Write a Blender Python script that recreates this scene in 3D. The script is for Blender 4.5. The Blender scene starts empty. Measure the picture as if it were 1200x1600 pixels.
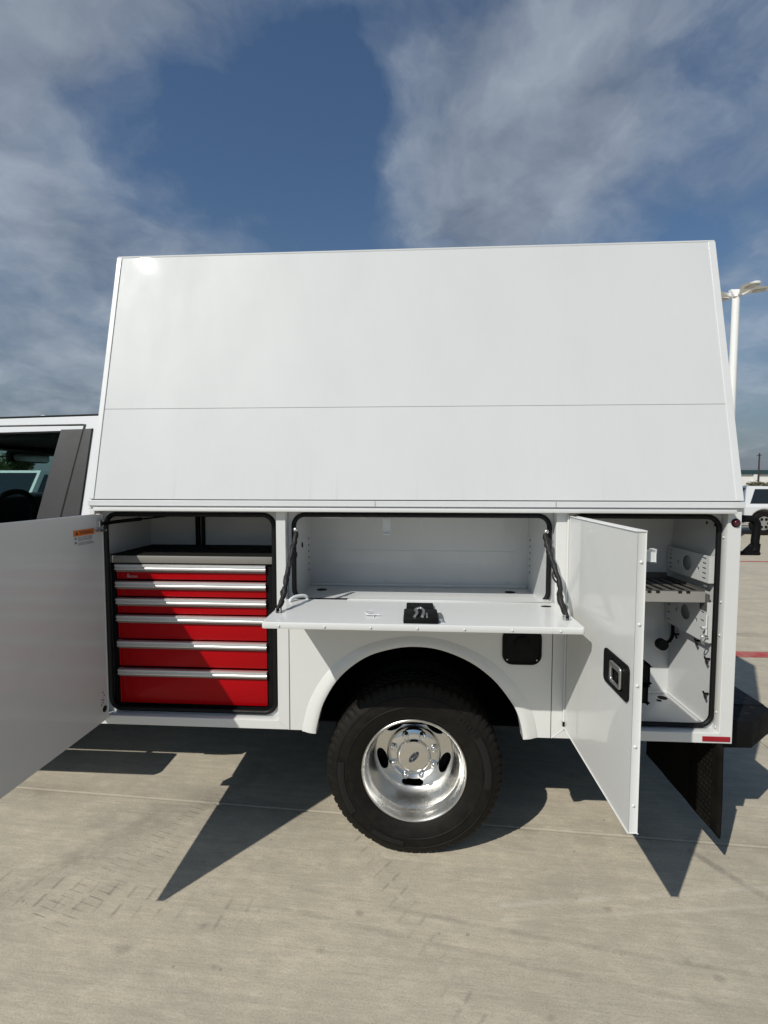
import bpy, bmesh, math, random
from mathutils import Vector, Matrix
from math import sin, cos, pi, radians
random.seed(7)
S = bpy.context.scene
COL = S.collection

# ------------------------------------------------------------------ camera
cam = bpy.data.cameras.new('camera'); co = bpy.data.objects.new('camera', cam); COL.objects.link(co)
YAW, PITCH, ROLL = 0.0616, 0.060, 0.001
F = Vector((-sin(YAW)*cos(PITCH), cos(YAW)*cos(PITCH), -sin(PITCH)))
R0 = Vector((cos(YAW), sin(YAW), 0)); U0 = R0.cross(F)
RT = R0*cos(ROLL) + U0*sin(ROLL); UP = -R0*sin(ROLL) + U0*cos(ROLL)
M = Matrix((RT, UP, -F)).transposed().to_4x4(); M.translation = Vector((0.1164, -2.0955, 1.6659))
co.matrix_world = M
cam.sensor_fit = 'VERTICAL'; cam.sensor_height = 36; cam.sensor_width = 27; cam.lens = 773.5/1600*36
cam.clip_start = .05; cam.clip_end = 5000
S.camera = co

# ------------------------------------------------------------------ sky and sun
SUN = Vector((-.645, -.82, 1)).normalized()
w = bpy.data.worlds.new('World'); S.world = w; w.use_nodes = True
nt = w.node_tree; N = nt.nodes; LK = nt.links; N.clear()
def nd(t, **k):
    n = N.new(t)
    for a, b in k.items():
        if a.startswith('i_'): n.inputs[a[2:].replace('_', ' ')].default_value = b
        else: setattr(n, a, b)
    return n
def mth(op, a, b=None, c=None, clamp=False, tree=None):
    n = (tree or nt).nodes.new('ShaderNodeMath'); n.operation = op; n.use_clamp = clamp
    for i, v in enumerate((a, b, c)):
        if v is None: continue
        if isinstance(v, (int, float)): n.inputs[i].default_value = v
        else: (tree or nt).links.new(v, n.inputs[i])
    return n.outputs[0]
def ramp(fac, stops, tree=None, interp='LINEAR'):
    n = (tree or nt).nodes.new('ShaderNodeValToRGB'); n.color_ramp.interpolation = interp
    e = n.color_ramp.elements
    while len(e) < len(stops): e.new(.5)
    for q, (p, c) in zip(e, stops):
        q.position = p; q.color = (c, c, c, 1) if isinstance(c, (int, float)) else (*c, 1)
    (tree or nt).links.new(fac, n.inputs[0]); return n.outputs[0]
def mix(fac, a, b, tree=None, bt='MIX'):
    n = (tree or nt).nodes.new('ShaderNodeMix'); n.data_type = 'RGBA'; n.blend_type = bt
    for sk, v in ((n.inputs[0], fac), (n.inputs[6], a), (n.inputs[7], b)):
        if isinstance(v, (int, float)): sk.default_value = v
        elif isinstance(v, tuple): sk.default_value = (*v, 1)
        else: (tree or nt).links.new(v, sk)
    return n.outputs[2]
sky = nd('ShaderNodeTexSky', sky_type='NISHITA', sun_disc=False, sun_elevation=radians(43.8),
         sun_rotation=math.atan2(SUN.x, SUN.y), air_density=1.3, dust_density=1.6, ozone_density=2.0, altitude=50)
tc = nd('ShaderNodeTexCoord'); sx = nd('ShaderNodeSeparateXYZ'); LK.new(tc.outputs['Generated'], sx.inputs[0])
zz = mth('ADD', mth('MAXIMUM', sx.outputs[2], 0.0), .32)
cx = nd('ShaderNodeCombineXYZ'); LK.new(mth('DIVIDE', sx.outputs[0], zz), cx.inputs[0]); LK.new(mth('DIVIDE', sx.outputs[1], zz), cx.inputs[1])
def wnoise(scale, det, rough, vec, loc=(0, 0, 0), rot=0., sc=(1, 1, 1)):
    a = nd('ShaderNodeMapping'); LK.new(vec, a.inputs[0]); a.inputs['Location'].default_value = loc; a.inputs['Rotation'].default_value = (0, 0, rot); a.inputs['Scale'].default_value = sc
    n = nd('ShaderNodeTexNoise', i_Scale=scale, i_Detail=det, i_Roughness=rough); LK.new(a.outputs[0], n.inputs[0]); return n
wn = wnoise(2.3, 6.0, .55, cx.outputs[0], (4, 2, 0))
vm = nd('ShaderNodeVectorMath', operation='MULTIPLY_ADD'); LK.new(wn.outputs['Color'], vm.inputs[0])
vm.inputs[1].default_value = (.30, .30, .0); LK.new(cx.outputs[0], vm.inputs[2])
sh_ = nd('ShaderNodeVectorMath', operation='SUBTRACT'); LK.new(vm.outputs[0], sh_.inputs[0]); sh_.inputs[1].default_value = (.15, .15, 0)
su = nd('ShaderNodeSeparateXYZ'); LK.new(sh_.outputs[0], su.inputs[0])
big = wnoise(1.5, 3.0, .5, sh_.outputs[0], (7.3, 1.1, 0), .4, (1, .8, 1))
fin = wnoise(5.0, 9.0, .57, sh_.outputs[0], (1.7, 5.2, 0), -.5, (1, .92, 1))
den = mth('ADD', mth('MULTIPLY', mth('SUBTRACT', big.outputs[0], .5), .42), mth('MULTIPLY', mth('SUBTRACT', fin.outputs[0], .5), .62))
# cloud banks and the clear gap between them (plane coordinates of the cloud layer)
for u0, v0, a_, b_, rot_, amp in ((.13, 1.06, .13, .30, -.25, .34), (.30, 1.00, .16, .30, 0, .22), (.26, .80, .20, .16, 0, .20), (.60, .90, .10, .16, 0, .20), (-.80, .98, .24, .45, .2, .34), (-.50, .70, .26, .11, 0, .30), (-.18, .70, .20, .06, 0, .12), (-.55, 1.18, .14, .07, 0, .14), (-.36, 1.10, .05, .07, 0, .14),
                                  (-.18, 1.0, .12, .26, 0, -.26), (-.36, .96, .13, .14, 0, -.24), (.62, 1.16, .12, .12, 0, -.12), (-1.2, 1.6, .6, .4, 0, .28), (1.0, 1.6, .5, .4, 0, .10)):
    du = mth('SUBTRACT', su.outputs[0], u0); dv = mth('SUBTRACT', su.outputs[1], v0); c_, s_ = cos(rot_), sin(rot_)
    p_ = mth('DIVIDE', mth('ADD', mth('MULTIPLY', du, c_), mth('MULTIPLY', dv, s_)), a_); q_ = mth('DIVIDE', mth('SUBTRACT', mth('MULTIPLY', dv, c_), mth('MULTIPLY', du, s_)), b_)
    e_ = mth('POWER', 2.718, mth('MULTIPLY', mth('ADD', mth('MULTIPLY', p_, p_), mth('MULTIPLY', q_, q_)), -1.0))
    den = mth('MULTIPLY_ADD', e_, amp, den)
msk = ramp(mth('ADD', den, .5), ((.45, 0.0), (.58, .24), (.68, .54), (.82, .80), (1.0, .95)), interp='LINEAR')
shd = wnoise(2.4, 5.0, .5, sh_.outputs[0], (2.1, 6.3, 0), .3, (1, .8, 1))
tint = mix(1.0, sky.outputs[0], (.72, .92, 1.10), bt='MULTIPLY')
cl = mix(ramp(mth('ADD', mth('MULTIPLY', shd.outputs[0], .55), mth('MULTIPLY', fin.outputs[0], .45)), ((.38, 0.), (.64, 1.))), (2.9, 3.35, 4.1), (6.9, 7.7, 8.7))
hz = mth('POWER', 2.718, mth('MULTIPLY', mth('MAXIMUM', sx.outputs[2], 0.0), -6.5))
skh = mix(mth('MULTIPLY', hz, 1.0), tint, (2.7, 3.1, 3.8))
skc = mix(mth('MULTIPLY', msk, .85), skh, cl)
bg = nd('ShaderNodeBackground', i_Strength=.06); LK.new(skc, bg.inputs[0])
wo = nd('ShaderNodeOutputWorld'); LK.new(bg.outputs[0], wo.inputs[0])

sd = bpy.data.lights.new('sun', 'SUN'); sd.energy = 3.55; sd.angle = radians(.5); sd.color = (1, .96, .89)
so = bpy.data.objects.new('sun', sd); COL.objects.link(so); so.location = SUN*30
so.rotation_euler = SUN.to_track_quat('Z', 'Y').to_euler()
S.view_settings.view_transform = 'Standard'; S.view_settings.look = 'None'; S.view_settings.gamma = 1
S.view_settings.use_curve_mapping = False; S.view_settings.exposure = 0.18

# ------------------------------------------------------------------ materials
MATS = {}
def mat(name, col, rough=.5, metal=0., coat=0., coat_rough=.04, vary=0., vscale=6., bump=0., bscale=300., spec=.5, stretch=(1, 1, 1), alpha=1., trans=0., ior=1.45, col2=None):
    m = bpy.data.materials.new(name); m.use_nodes = True; MATS[name] = m
    t = m.node_tree; b = t.nodes['Principled BSDF']
    b.inputs['Base Color'].default_value = (*col, 1); b.inputs['Roughness'].default_value = rough
    b.inputs['Metallic'].default_value = metal; b.inputs['Coat Weight'].default_value = coat
    b.inputs['Coat Roughness'].default_value = coat_rough; b.inputs['Specular IOR Level'].default_value = spec
    b.inputs['Transmission Weight'].default_value = trans; b.inputs['IOR'].default_value = ior
    g = t.nodes.new('ShaderNodeNewGeometry')
    mpp = t.nodes.new('ShaderNodeMapping'); t.links.new(g.outputs['Position'], mpp.inputs[0]); mpp.inputs['Scale'].default_value = stretch
    if vary or col2:
        n = t.nodes.new('ShaderNodeTexNoise'); n.inputs['Scale'].default_value = vscale; n.inputs['Detail'].default_value = 6; n.inputs['Roughness'].default_value = .65
        t.links.new(mpp.outputs[0], n.inputs[0])
        c2 = col2 or tuple(c*(1-vary) for c in col)
        o = mix(ramp(n.outputs[0], ((.35, 0.), (.68, 1.)), t), col, c2, t); t.links.new(o, b.inputs['Base Color'])
        r = ramp(n.outputs[0], ((.3, max(rough-.05, .0)), (.7, min(rough+.12, 1))), t); t.links.new(r, b.inputs['Roughness'])
    if bump:
        n2 = t.nodes.new('ShaderNodeTexNoise'); n2.inputs['Scale'].default_value = bscale; n2.inputs['Detail'].default_value = 3
        t.links.new(mpp.outputs[0], n2.inputs[0])
        bp = t.nodes.new('ShaderNodeBump'); bp.inputs['Strength'].default_value = bump; bp.inputs['Distance'].default_value = .002
        t.links.new(n2.outputs[0], bp.inputs['Height']); t.links.new(bp.outputs[0], b.inputs['Normal'])
        if coat: t.links.new(bp.outputs[0], b.inputs['Coat Normal'])
    return m
WHITE = (.635, .64, .622)
mat('paint', WHITE, .4, coat=.6, coat_rough=.04, vary=.05, vscale=3, bump=.35, bscale=4)
mat('canopy_paint', (.565, .578, .570), .5, coat=.5, coat_rough=.022, vary=.05, vscale=2.2, spec=.25, stretch=(1, 1, .35), bump=.4, bscale=3.0)
mat('trim_paint', (.61, .62, .615), .4, coat=.4, coat_rough=.08, vary=.05, vscale=7, bump=.04, bscale=60)
mat('inner_paint', (.575, .585, .58), .42, coat=.5, coat_rough=.1, vary=.05, vscale=4, bump=.06, bscale=9)
mat('seal', (.004, .004, .0045), .5, spec=.3, vary=.3, vscale=40)
mat('black_plastic', (.005, .005, .0054), .5, spec=.16, vary=.3, vscale=30, bump=.1, bscale=900)
mat('black_steel', (.006, .0062, .0065), .65, spec=.16, vary=.3, vscale=20, bump=.25, bscale=700)
mat('underbody', (.006, .006, .0062), .8, spec=.15, vary=.5, vscale=9, bump=.4, bscale=60)
mat('rubber', (.0055, .0051, .0047), .6, vary=.0, vscale=22, bump=.25, bscale=260, col2=(.0125, .0105, .008), spec=.2)
mat('rubber_patch', (.0095, .0095, .0095), .5, spec=.3, bump=.15, bscale=500)
mat('mudflap', (.004, .0038, .0035), .75, spec=.1, vary=.0, bump=.2, bscale=300, vscale=14, col2=(.012, .010, .0075))
mat('chrome', (.74, .74, .73), .13, metal=1., bump=.03, bscale=30)
mat('polished', (.70, .695, .675), .25, metal=1., vary=.03, vscale=3)
mat('zinc', (.62, .63, .63), .33, metal=1., bump=.1, bscale=200)
mat('brushed', (.72, .72, .70), .36, metal=.8, vary=.1, vscale=30, bump=.12, bscale=120, stretch=(.05, 1, 6))
mat('grey_steel', (.16, .155, .14), .45, metal=.5, vary=.2, vscale=14)
mat('red_paint', (.37, .001, .004), .4, coat=.12, coat_rough=.05, spec=.12, vary=.06, vscale=5, bump=.03, bscale=40)
mat('red_lens', (.06, .002, .006), .12, coat=.5)
mat('red_reflector', (.28, .006, .014), .3, bump=.5, bscale=900)
mat('pull_grey', (.22, .205, .19), .4, metal=.3, vary=.1, vscale=14)
mat('shelf_grey', (.27, .262, .24), .45, vary=.1, vscale=14)
mat('worktop_steel', (.25, .24, .215), .38, metal=.25, vary=.1, vscale=12, stretch=(.2, 1, 4))
mat('rubber_mat', (.007, .007, .0065), .85, spec=.2, vary=.3, vscale=25, bump=.3, bscale=500)
mat('pillar_trim', (.043, .043, .042), .5, vary=.18, vscale=9, bump=.15, bscale=600)
mat('cabin_dark', (.012, .012, .013), .8, vary=.2, vscale=8)
mat('orange', (.62, .16, .03), .5, vary=.1, vscale=60)
mat('sticker', (.62, .62, .61), .5, vary=.05, vscale=40)
mat('print_black', (.02, .02, .02), .6, vary=.1, vscale=80)
mat('print_grey', (.2, .2, .2), .6, vary=.1, vscale=80)
mat('silver_print', (.7, .7, .68), .3, metal=.6, vary=.1, vscale=80)
mat('logo_blue', (.01, .016, .035), .25, coat=.5)
mat('strut_wrap', (.008, .008, .0085), .55, bump=.9, bscale=160, vary=.4, vscale=50)
mat('hole', (.004, .004, .004), .9, vary=.1)
mat('lamp_white', (.78, .78, .76), .45, vary=.05, vscale=5)
mat('lamp_lens', (.5, .5, .48), .4, vary=.1, vscale=8)
mat('car_white', (.64, .65, .65), .3, coat=.8, vary=.03, vscale=3)
mat('headlight', (.5, .52, .54), .1, metal=.5, vary=.1, vscale=8)
mat('car_glass', (.012, .016, .018), .06, coat=.4, vary=.1, vscale=2)
mat('wall_white', (.68, .67, .64), .8, vary=.08, vscale=.4, bump=.2, bscale=4)
mat('roof_dark', (.02, .05, .055), .5, vary=.2, vscale=1)
mat('wood_pole', (.05, .04, .035), .8, vary=.4, vscale=3)
mat('bark', (.06, .045, .032), .9, vary=.4, vscale=6)
mat('leaf', (.045, .075, .028), .6, col2=(.075, .10, .04), vscale=.9)
mat('leaf_dry', (.075, .078, .04), .7, col2=(.13, .12, .07), vscale=1.6)
mat('red_line', (.34, .05, .045), .75, col2=(.40, .17, .14), vscale=7)
g = mat('glass', (.62, .76, .72), .0, trans=1., ior=1.02, vary=0)
STAINS = ((-.091, -.285, .022, .6), (-.668, -.374, .026, .6), (-.209, -.445, .028, .5), (-.912, -.484, .036, .45), (.876, -.204, .022, .55), (1.147, -.458, .024, .5), (1.072, -.404, .02, .45), (-.565, -.529, .024, .45), (-1.42, .17, .13, .35), (-1.2, .24, .10, .3), (.55, -.62, .02, .5))
def concrete():
    m = bpy.data.materials.new('concrete'); m.use_nodes = True; MATS['concrete'] = m
    t = m.node_tree; b = t.nodes['Principled BSDF']; L = t.links
    g = t.nodes.new('ShaderNodeNewGeometry')
    rot = t.nodes.new('ShaderNodeMapping'); rot.inputs['Rotation'].default_value = (0, 0, radians(3.17)); L.new(g.outputs['Position'], rot.inputs[0])
    def noise(scale, det, rough, vec, sc=(1, 1, 1)):
        mp_ = t.nodes.new('ShaderNodeMapping'); mp_.inputs['Scale'].default_value = sc; L.new(vec, mp_.inputs[0])
        n = t.nodes.new('ShaderNodeTexNoise'); n.inputs['Scale'].default_value = scale; n.inputs['Detail'].default_value = det; n.inputs['Roughness'].default_value = rough
        L.new(mp_.outputs[0], n.inputs[0]); return n.outputs[0]
    P = rot.outputs[0]
    big = noise(.55, 5, .6, P); mid = noise(3.2, 7, .68, P, (.6, 1.5, 1)); streak = noise(12, 7, .72, P, (.12, 3.6, 1)); grit = noise(140, 4, .75, P); grit2 = noise(36, 5, .7, P, (.5, 1.4, 1))
    c = mix(ramp(big, ((.3, 0.), (.7, 1.)), t), (.545, .480, .352), (.465, .418, .322), t)
    c = mix(mth('MULTIPLY', ramp(mid, ((.40, 0.), (.68, 1.)), t), .75, tree=t), c, (.33, .295, .235), t)
    c = mix(mth('MULTIPLY', ramp(streak, ((.40, 0.), (.66, 1.)), t), .62, tree=t), c, (.34, .305, .24), t)
    c = mix(mth('MULTIPLY', ramp(grit2, ((.45, 0.), (.7, 1.)), t), .38, tree=t), c, (.31, .285, .235), t)
    c = mix(mth('MULTIPLY', ramp(grit, ((.5, 0.), (.66, 1.)), t), .62, tree=t), c, (.27, .245, .20), t)
    c = mix(mth('MULTIPLY', ramp(grit, ((.30, 1.), (.44, 0.)), t), .3, tree=t), c, (.58, .54, .45), t)
    blot = noise(13, 6, .72, P, (.7, 1.2, 1))
    c = mix(mth('MULTIPLY', ramp(blot, ((.46, 0.), (.64, 1.)), t), .26, tree=t), c, (.305, .272, .21), t)
    c = mix(mth('MULTIPLY', ramp(blot, ((.36, 1.), (.46, 0.)), t), .2, tree=t), c, (.60, .54, .42), t)
    sj = t.nodes.new('ShaderNodeSeparateXYZ'); L.new(P, sj.inputs[0])
    vj = mth('SUBTRACT', mth('PINGPONG', mth('SUBTRACT', sj.outputs[1], .272, tree=t), 1.71, tree=t), .0, tree=t)
    jd = mth('MULTIPLY', ramp(vj, ((.0, 1.), (.05, .45), (.16, 0.)), t), ramp(noise(2.6, 6, .7, P, (.7, 1, 1)), ((.42, 0.), (.62, 1.)), t), tree=t)
    c = mix(mth('MULTIPLY', jd, .75, tree=t), c, (.20, .175, .14), t)
    c = mix(ramp(vj, ((.0, .7), (.007, .7), (.009, 0.)), t), c, (.40, .36, .285), t)
    # small dark pits and stains
    v = t.nodes.new('ShaderNodeTexVoronoi'); v.inputs['Scale'].default_value = 2.1; L.new(P, v.inputs[0])
    sp = mth('MULTIPLY', ramp(v.outputs['Distance'], ((.03, 1.), (.085, 0.)), t), ramp(noise(7, 4, .7, P), ((.5, 0.), (.6, 1.)), t), tree=t)
    c = mix(mth('MULTIPLY', sp, .55, tree=t), c, (.17, .15, .12), t)
    v2 = t.nodes.new('ShaderNodeTexVoronoi'); v2.inputs['Scale'].default_value = 14; L.new(P, v2.inputs[0])
    sp2 = mth('MULTIPLY', ramp(v2.outputs['Distance'], ((.05, 1.), (.12, 0.)), t), ramp(noise(11, 2, .5, P), ((.6, 0.), (.66, 1.)), t), tree=t)
    c = mix(mth('MULTIPLY', sp2, .6, tree=t), c, (.15, .13, .10), t)
    sq = t.nodes.new('ShaderNodeSeparateXYZ'); L.new(g.outputs['Position'], sq.inputs[0])
    wob = noise(16, 4, .6, P)
    for x_, y_, r_, st_ in STAINS:
        dx_ = mth('SUBTRACT', sq.outputs[0], x_, tree=t); dy_ = mth('MULTIPLY', mth('SUBTRACT', sq.outputs[1], y_, tree=t), 1.3, tree=t)
        d_ = mth('DIVIDE', mth('SQRT', mth('ADD', mth('MULTIPLY', dx_, dx_, tree=t), mth('MULTIPLY', dy_, dy_, tree=t), tree=t), tree=t), r_, tree=t)
        f_ = ramp(mth('ADD', d_, mth('MULTIPLY_ADD', wob, 2.0, -1.0, tree=t), tree=t), ((.25, 1.), (1., 0.)), t)
        c = mix(mth('MULTIPLY', f_, st_*.75, tree=t), c, (.17, .155, .13), t)
    # tyre tracks: worn bands with tread bars
    sep = t.nodes.new('ShaderNodeSeparateXYZ'); L.new(g.outputs['Position'], sep.inputs[0])
    X, Y = sep.outputs[0], sep.outputs[1]
    brk = ramp(noise(3.5, 5, .7, P), ((.40, 0.), (.62, 1.)), t)
    brk2 = ramp(noise(5, 5, .75, P), ((.36, 0.), (.6, 1.)), t)
    def track(x0, y0, ang, wd, freq, skew, st, ulo, uhi, curve=0.):
        dx, dy = cos(ang), sin(ang)
        u = mth('ADD', mth('MULTIPLY', mth('SUBTRACT', X, x0, tree=t), dx, tree=t), mth('MULTIPLY', mth('SUBTRACT', Y, y0, tree=t), dy, tree=t), tree=t)
        vv = mth('ADD', mth('MULTIPLY', mth('SUBTRACT', X, x0, tree=t), -dy, tree=t), mth('MULTIPLY', mth('SUBTRACT', Y, y0, tree=t), dx, tree=t), tree=t)
        if curve: vv = mth('SUBTRACT', vv, mth('MULTIPLY', mth('MULTIPLY', u, u, tree=t), curve, tree=t), tree=t)
        av = mth('ABSOLUTE', vv, tree=t)
        band = ramp(mth('DIVIDE', av, wd, tree=t), ((.75, 1.), (1., 0.)), t)
        mid_ = ramp(mth('DIVIDE', av, wd, tree=t), ((.12, 0.), (.2, 1.)), t)
        ends = mth('MULTIPLY', mth('GREATER_THAN', u, ulo, tree=t), mth('LESS_THAN', u, uhi, tree=t), tree=t)
        ph = mth('ADD', mth('MULTIPLY', u, freq*2*pi, tree=t), mth('MULTIPLY', vv, skew, tree=t), tree=t)
        bars = ramp(mth('MULTIPLY_ADD', mth('SINE', ph, tree=t), .5, .5, tree=t), ((.88, 0.), (.985, 1.)), t)
        a = mth('MULTIPLY', mth('MULTIPLY', band, mid_, tree=t), mth('ADD', mth('MULTIPLY', bars, .8, tree=t), .10, tree=t), tree=t)
        return mth('MULTIPLY', mth('MULTIPLY', mth('MULTIPLY', a, ends, tree=t), brk, tree=t), st, tree=t)
    for a in ((-1.3, -.265, radians(-4), .085, 12, -5, .6, -.7, .85), (1.0, -.72, radians(-6), .07, 11, 40, .85, -.35, 1.3),
              (-1.05, .02, radians(62), .10, 30, 45, .85, -.5, .45), (.25, -.55, radians(118), .06, 13, 40, .5, -.4, .8)):
        c = mix(track(*a), c, (.16, .145, .125), t)
    def skid(x0, y0, ang, wd, st, ulo, uhi, curve=0.):
        dx, dy = cos(ang), sin(ang)
        u = mth('ADD', mth('MULTIPLY', mth('SUBTRACT', X, x0, tree=t), dx, tree=t), mth('MULTIPLY', mth('SUBTRACT', Y, y0, tree=t), dy, tree=t), tree=t)
        vv = mth('ADD', mth('MULTIPLY', mth('SUBTRACT', X, x0, tree=t), -dy, tree=t), mth('MULTIPLY', mth('SUBTRACT', Y, y0, tree=t), dx, tree=t), tree=t)
        if curve: vv = mth('SUBTRACT', vv, mth('MULTIPLY', mth('MULTIPLY', u, u, tree=t), curve, tree=t), tree=t)
        band = ramp(mth('DIVIDE', mth('ABSOLUTE', vv, tree=t), wd, tree=t), ((.2, 1.), (1., 0.)), t, 'EASE')
        ends = mth('MULTIPLY', mth('GREATER_THAN', u, ulo, tree=t), mth('LESS_THAN', u, uhi, tree=t), tree=t)
        return mth('MULTIPLY', mth('MULTIPLY', mth('MULTIPLY', band, ends, tree=t), brk2, tree=t), st, tree=t)
    for a in ((1.42, .06, radians(-58), .03, .65, -.1, .9, .25), (1.53, .06, radians(-58), .12, .22, -.2, .9, .25), (.5, -.33, radians(-9), .016, .36, -.9, 1.2, .02), (.5, -.45, radians(-10), .018, .3, -.9, 1.2, .02),
              (-1.25, .05, radians(50), .13, .42, -.9, .8), (1.0, -.30, radians(9), .02, -.0, -.6, .6), (-1.5, -.12, radians(4), .09, .2, -.5, 1.3)):
        if a[4] > 0: c = mix(skid(*a), c, (.17, .155, .13), t)
    for a in ((.85, -.16, radians(8), .018, .4, -.4, .9), (.95, -.22, radians(7), .012, .35, -.5, .9)):
        c = mix(skid(*a), c, (.56, .52, .44), t)
    L.new(c, b.inputs['Base Color']); b.inputs['Roughness'].default_value = .88; b.inputs['Specular IOR Level'].default_value = .25
    h = mth('ADD', mth('MULTIPLY', streak, .8, tree=t), mth('ADD', mth('MULTIPLY', grit, .5, tree=t), mth('MULTIPLY', grit2, .5, tree=t), tree=t), tree=t)
    bp = t.nodes.new('ShaderNodeBump'); bp.inputs['Strength'].default_value = .55; bp.inputs['Distance'].default_value = .004
    L.new(h, bp.inputs['Height']); L.new(bp.outputs[0], b.inputs['Normal'])
concrete()
def canopy_dirt():
    # rain streaks near the lower edge of the sloped panels
    m = MATS['canopy_paint']; t = m.node_tree; b = t.nodes['Principled BSDF']; L = t.links
    old = b.inputs['Base Color'].links[0].from_socket
    g = t.nodes.new('ShaderNodeNewGeometry'); s = t.nodes.new('ShaderNodeSeparateXYZ'); L.new(g.outputs['Position'], s.inputs[0])
    mp_ = t.nodes.new('ShaderNodeMapping'); mp_.inputs['Scale'].default_value = (26, 0, 1.1); L.new(g.outputs['Position'], mp_.inputs[0])
    n = t.nodes.new('ShaderNodeTexNoise'); n.inputs['Scale'].default_value = 1.0; n.inputs['Detail'].default_value = 7; n.inputs['Roughness'].default_value = .7; L.new(mp_.outputs[0], n.inputs[0])
    low = ramp(mth('MULTIPLY_ADD', s.outputs[2], 1.0, -1.58, tree=t), ((0., 1.), (.16, .25), (.6, .08)), t)
    f = mth('MULTIPLY', mth('MULTIPLY', ramp(n.outputs[0], ((.56, 0.), (.8, 1.)), t), low, tree=t), .5, tree=t)
    L.new(mix(f, old, (.40, .40, .38), t), b.inputs['Base Color'])
canopy_dirt()

# ------------------------------------------------------------------ mesh helpers
class B:
    def __init__(s): s.bm = bmesh.new()
    def box(s, x0, x1, y0, y1, z0, z1, bev=0., seg=2):
        r = bmesh.ops.create_cube(s.bm, size=1); vs = r['verts']
        for v in vs: v.co = Vector(((x0+x1)/2+v.co.x*(x1-x0), (y0+y1)/2+v.co.y*(y1-y0), (z0+z1)/2+v.co.z*(z1-z0)))
        if bev:
            es = list({e for v in vs for e in v.link_edges})
            bmesh.ops.bevel(s.bm, geom=es, offset=bev, segments=seg, profile=.5, affect='EDGES')
        return s
    def quadstrip(s, rows, close_u=False, close_v=False):
        vv = [[s.bm.verts.new(p) for p in r] for r in rows]
        nu = len(rows); nv = len(rows[0])
        for i in range(nu if close_u else nu-1):
            for j in range(nv if close_v else nv-1):
                try: s.bm.faces.new((vv[i][j], vv[(i+1) % nu][j], vv[(i+1) % nu][(j+1) % nv], vv[i][(j+1) % nv]))
                except ValueError: pass
        return vv
    def tube(s, pts, r, n=10, cap=True, closed=False):
        pts = [Vector(p) for p in pts]; rows = []; m = len(pts); prev = None
        for i, p in enumerate(pts):
            a = pts[(i-1) % m] if (closed or i > 0) else p
            b = pts[(i+1) % m] if (closed or i < m-1) else p
            d = (b-a).normalized()
            if prev is None: q = d.orthogonal().normalized()
            else: q = (prev - d*prev.dot(d)).normalized()
            prev = q; e = d.cross(q); rr = r[i] if isinstance(r, (list, tuple)) else r
            rows.append([p+(q*cos(2*pi*k/n)+e*sin(2*pi*k/n))*rr for k in range(n)])
        vv = s.quadstrip(rows, closed, True)
        if cap and not closed:
            s.bm.faces.new(vv[0][::-1]); s.bm.faces.new(vv[-1])
        return s
    def lathe(s, prof, c, n=64, axis='Y', capend=False, rmod=None):
        # prof: (radius, depth along axis)
        rows = []
        for k in range(n):
            a = 2*pi*k/n; row = []
            for j, (r, d) in enumerate(prof):
                rr = rmod(k, j, r) if rmod else r
                if axis == 'Y': p = (c[0]+rr*cos(a), c[1]+d, c[2]+rr*sin(a))
                elif axis == 'Z': p = (c[0]+rr*cos(a), c[1]+rr*sin(a), c[2]+d)
                else: p = (c[0]+d, c[1]+rr*cos(a), c[2]+rr*sin(a))
                row.append(p)
            rows.append(row)
        s.quadstrip(rows, True, False); bmesh.ops.remove_doubles(s.bm, verts=s.bm.verts, dist=1e-6)
        return s
    def hull(s, pts):
        vs = [s.bm.verts.new(p) for p in pts]; r = bmesh.ops.convex_hull(s.bm, input=vs); return s
    def disc(s, c, r, axis='Y', t=.002, n=20, ry=None):
        ry = ry or r; rows = []
        for d in (-t/2, t/2):
            row = []
            for k in range(n):
                u, v = r*cos(2*pi*k/n), ry*sin(2*pi*k/n)
                row.append({'Y': (c[0]+u, c[1]+d, c[2]+v), 'Z': (c[0]+u, c[1]+v, c[2]+d), 'X': (c[0]+d, c[1]+u, c[2]+v)}[axis])
            rows.append(row)
        vv = s.quadstrip(rows, False, True); s.bm.faces.new(vv[0][::-1]); s.bm.faces.new(vv[1]); return s
    def dome(s, c, r, h, dirv, n=10):
        d = Vector(dirv).normalized(); q = d.orthogonal().normalized(); e = d.cross(q); c = Vector(c)
        rows = [[c+(q*cos(2*pi*k/n)+e*sin(2*pi*k/n))*r*f+d*h*g_ for k in range(n)] for f, g_ in ((1, 0), (.92, .5), (.6, .88), (.2, 1.))]
        vv = s.quadstrip(rows, False, True); s.bm.faces.new(vv[-1]); return s
    def add(s, me):
        s.bm.from_mesh(me); return s
SPLIT = {'tray_notch', 'trim_joint', 'filler_screw', 'frame_bolt', 'corner_weld', 'edge_bolt', 'shelf_hole', 'drain_hole', 'ceiling_bracket', 'bolt', 'step_hole', 'rivet_hole', 'wall_swage'}
def link(name, bm_or_mesh, m, parent=None, smooth=None, **props):
    if name in SPLIT and isinstance(bm_or_mesh, B):
        bm = bm_or_mesh.bm; todo = set(bm.verts); out = None
        while todo:
            st = [todo.pop()]; comp = set(st)
            while st:
                for e in st.pop().link_edges:
                    for v in e.verts:
                        if v not in comp: comp.add(v); st.append(v)
            todo -= comp; q = B(); mp_ = {v: q.bm.verts.new(v.co) for v in comp}
            for f in {f for v in comp for f in v.link_faces}: q.bm.faces.new([mp_[v] for v in f.verts])
            out = link_one(name, q, m, parent, smooth, **props)
        bm.free(); return out
    return link_one(name, bm_or_mesh, m, parent, smooth, **props)
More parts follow.
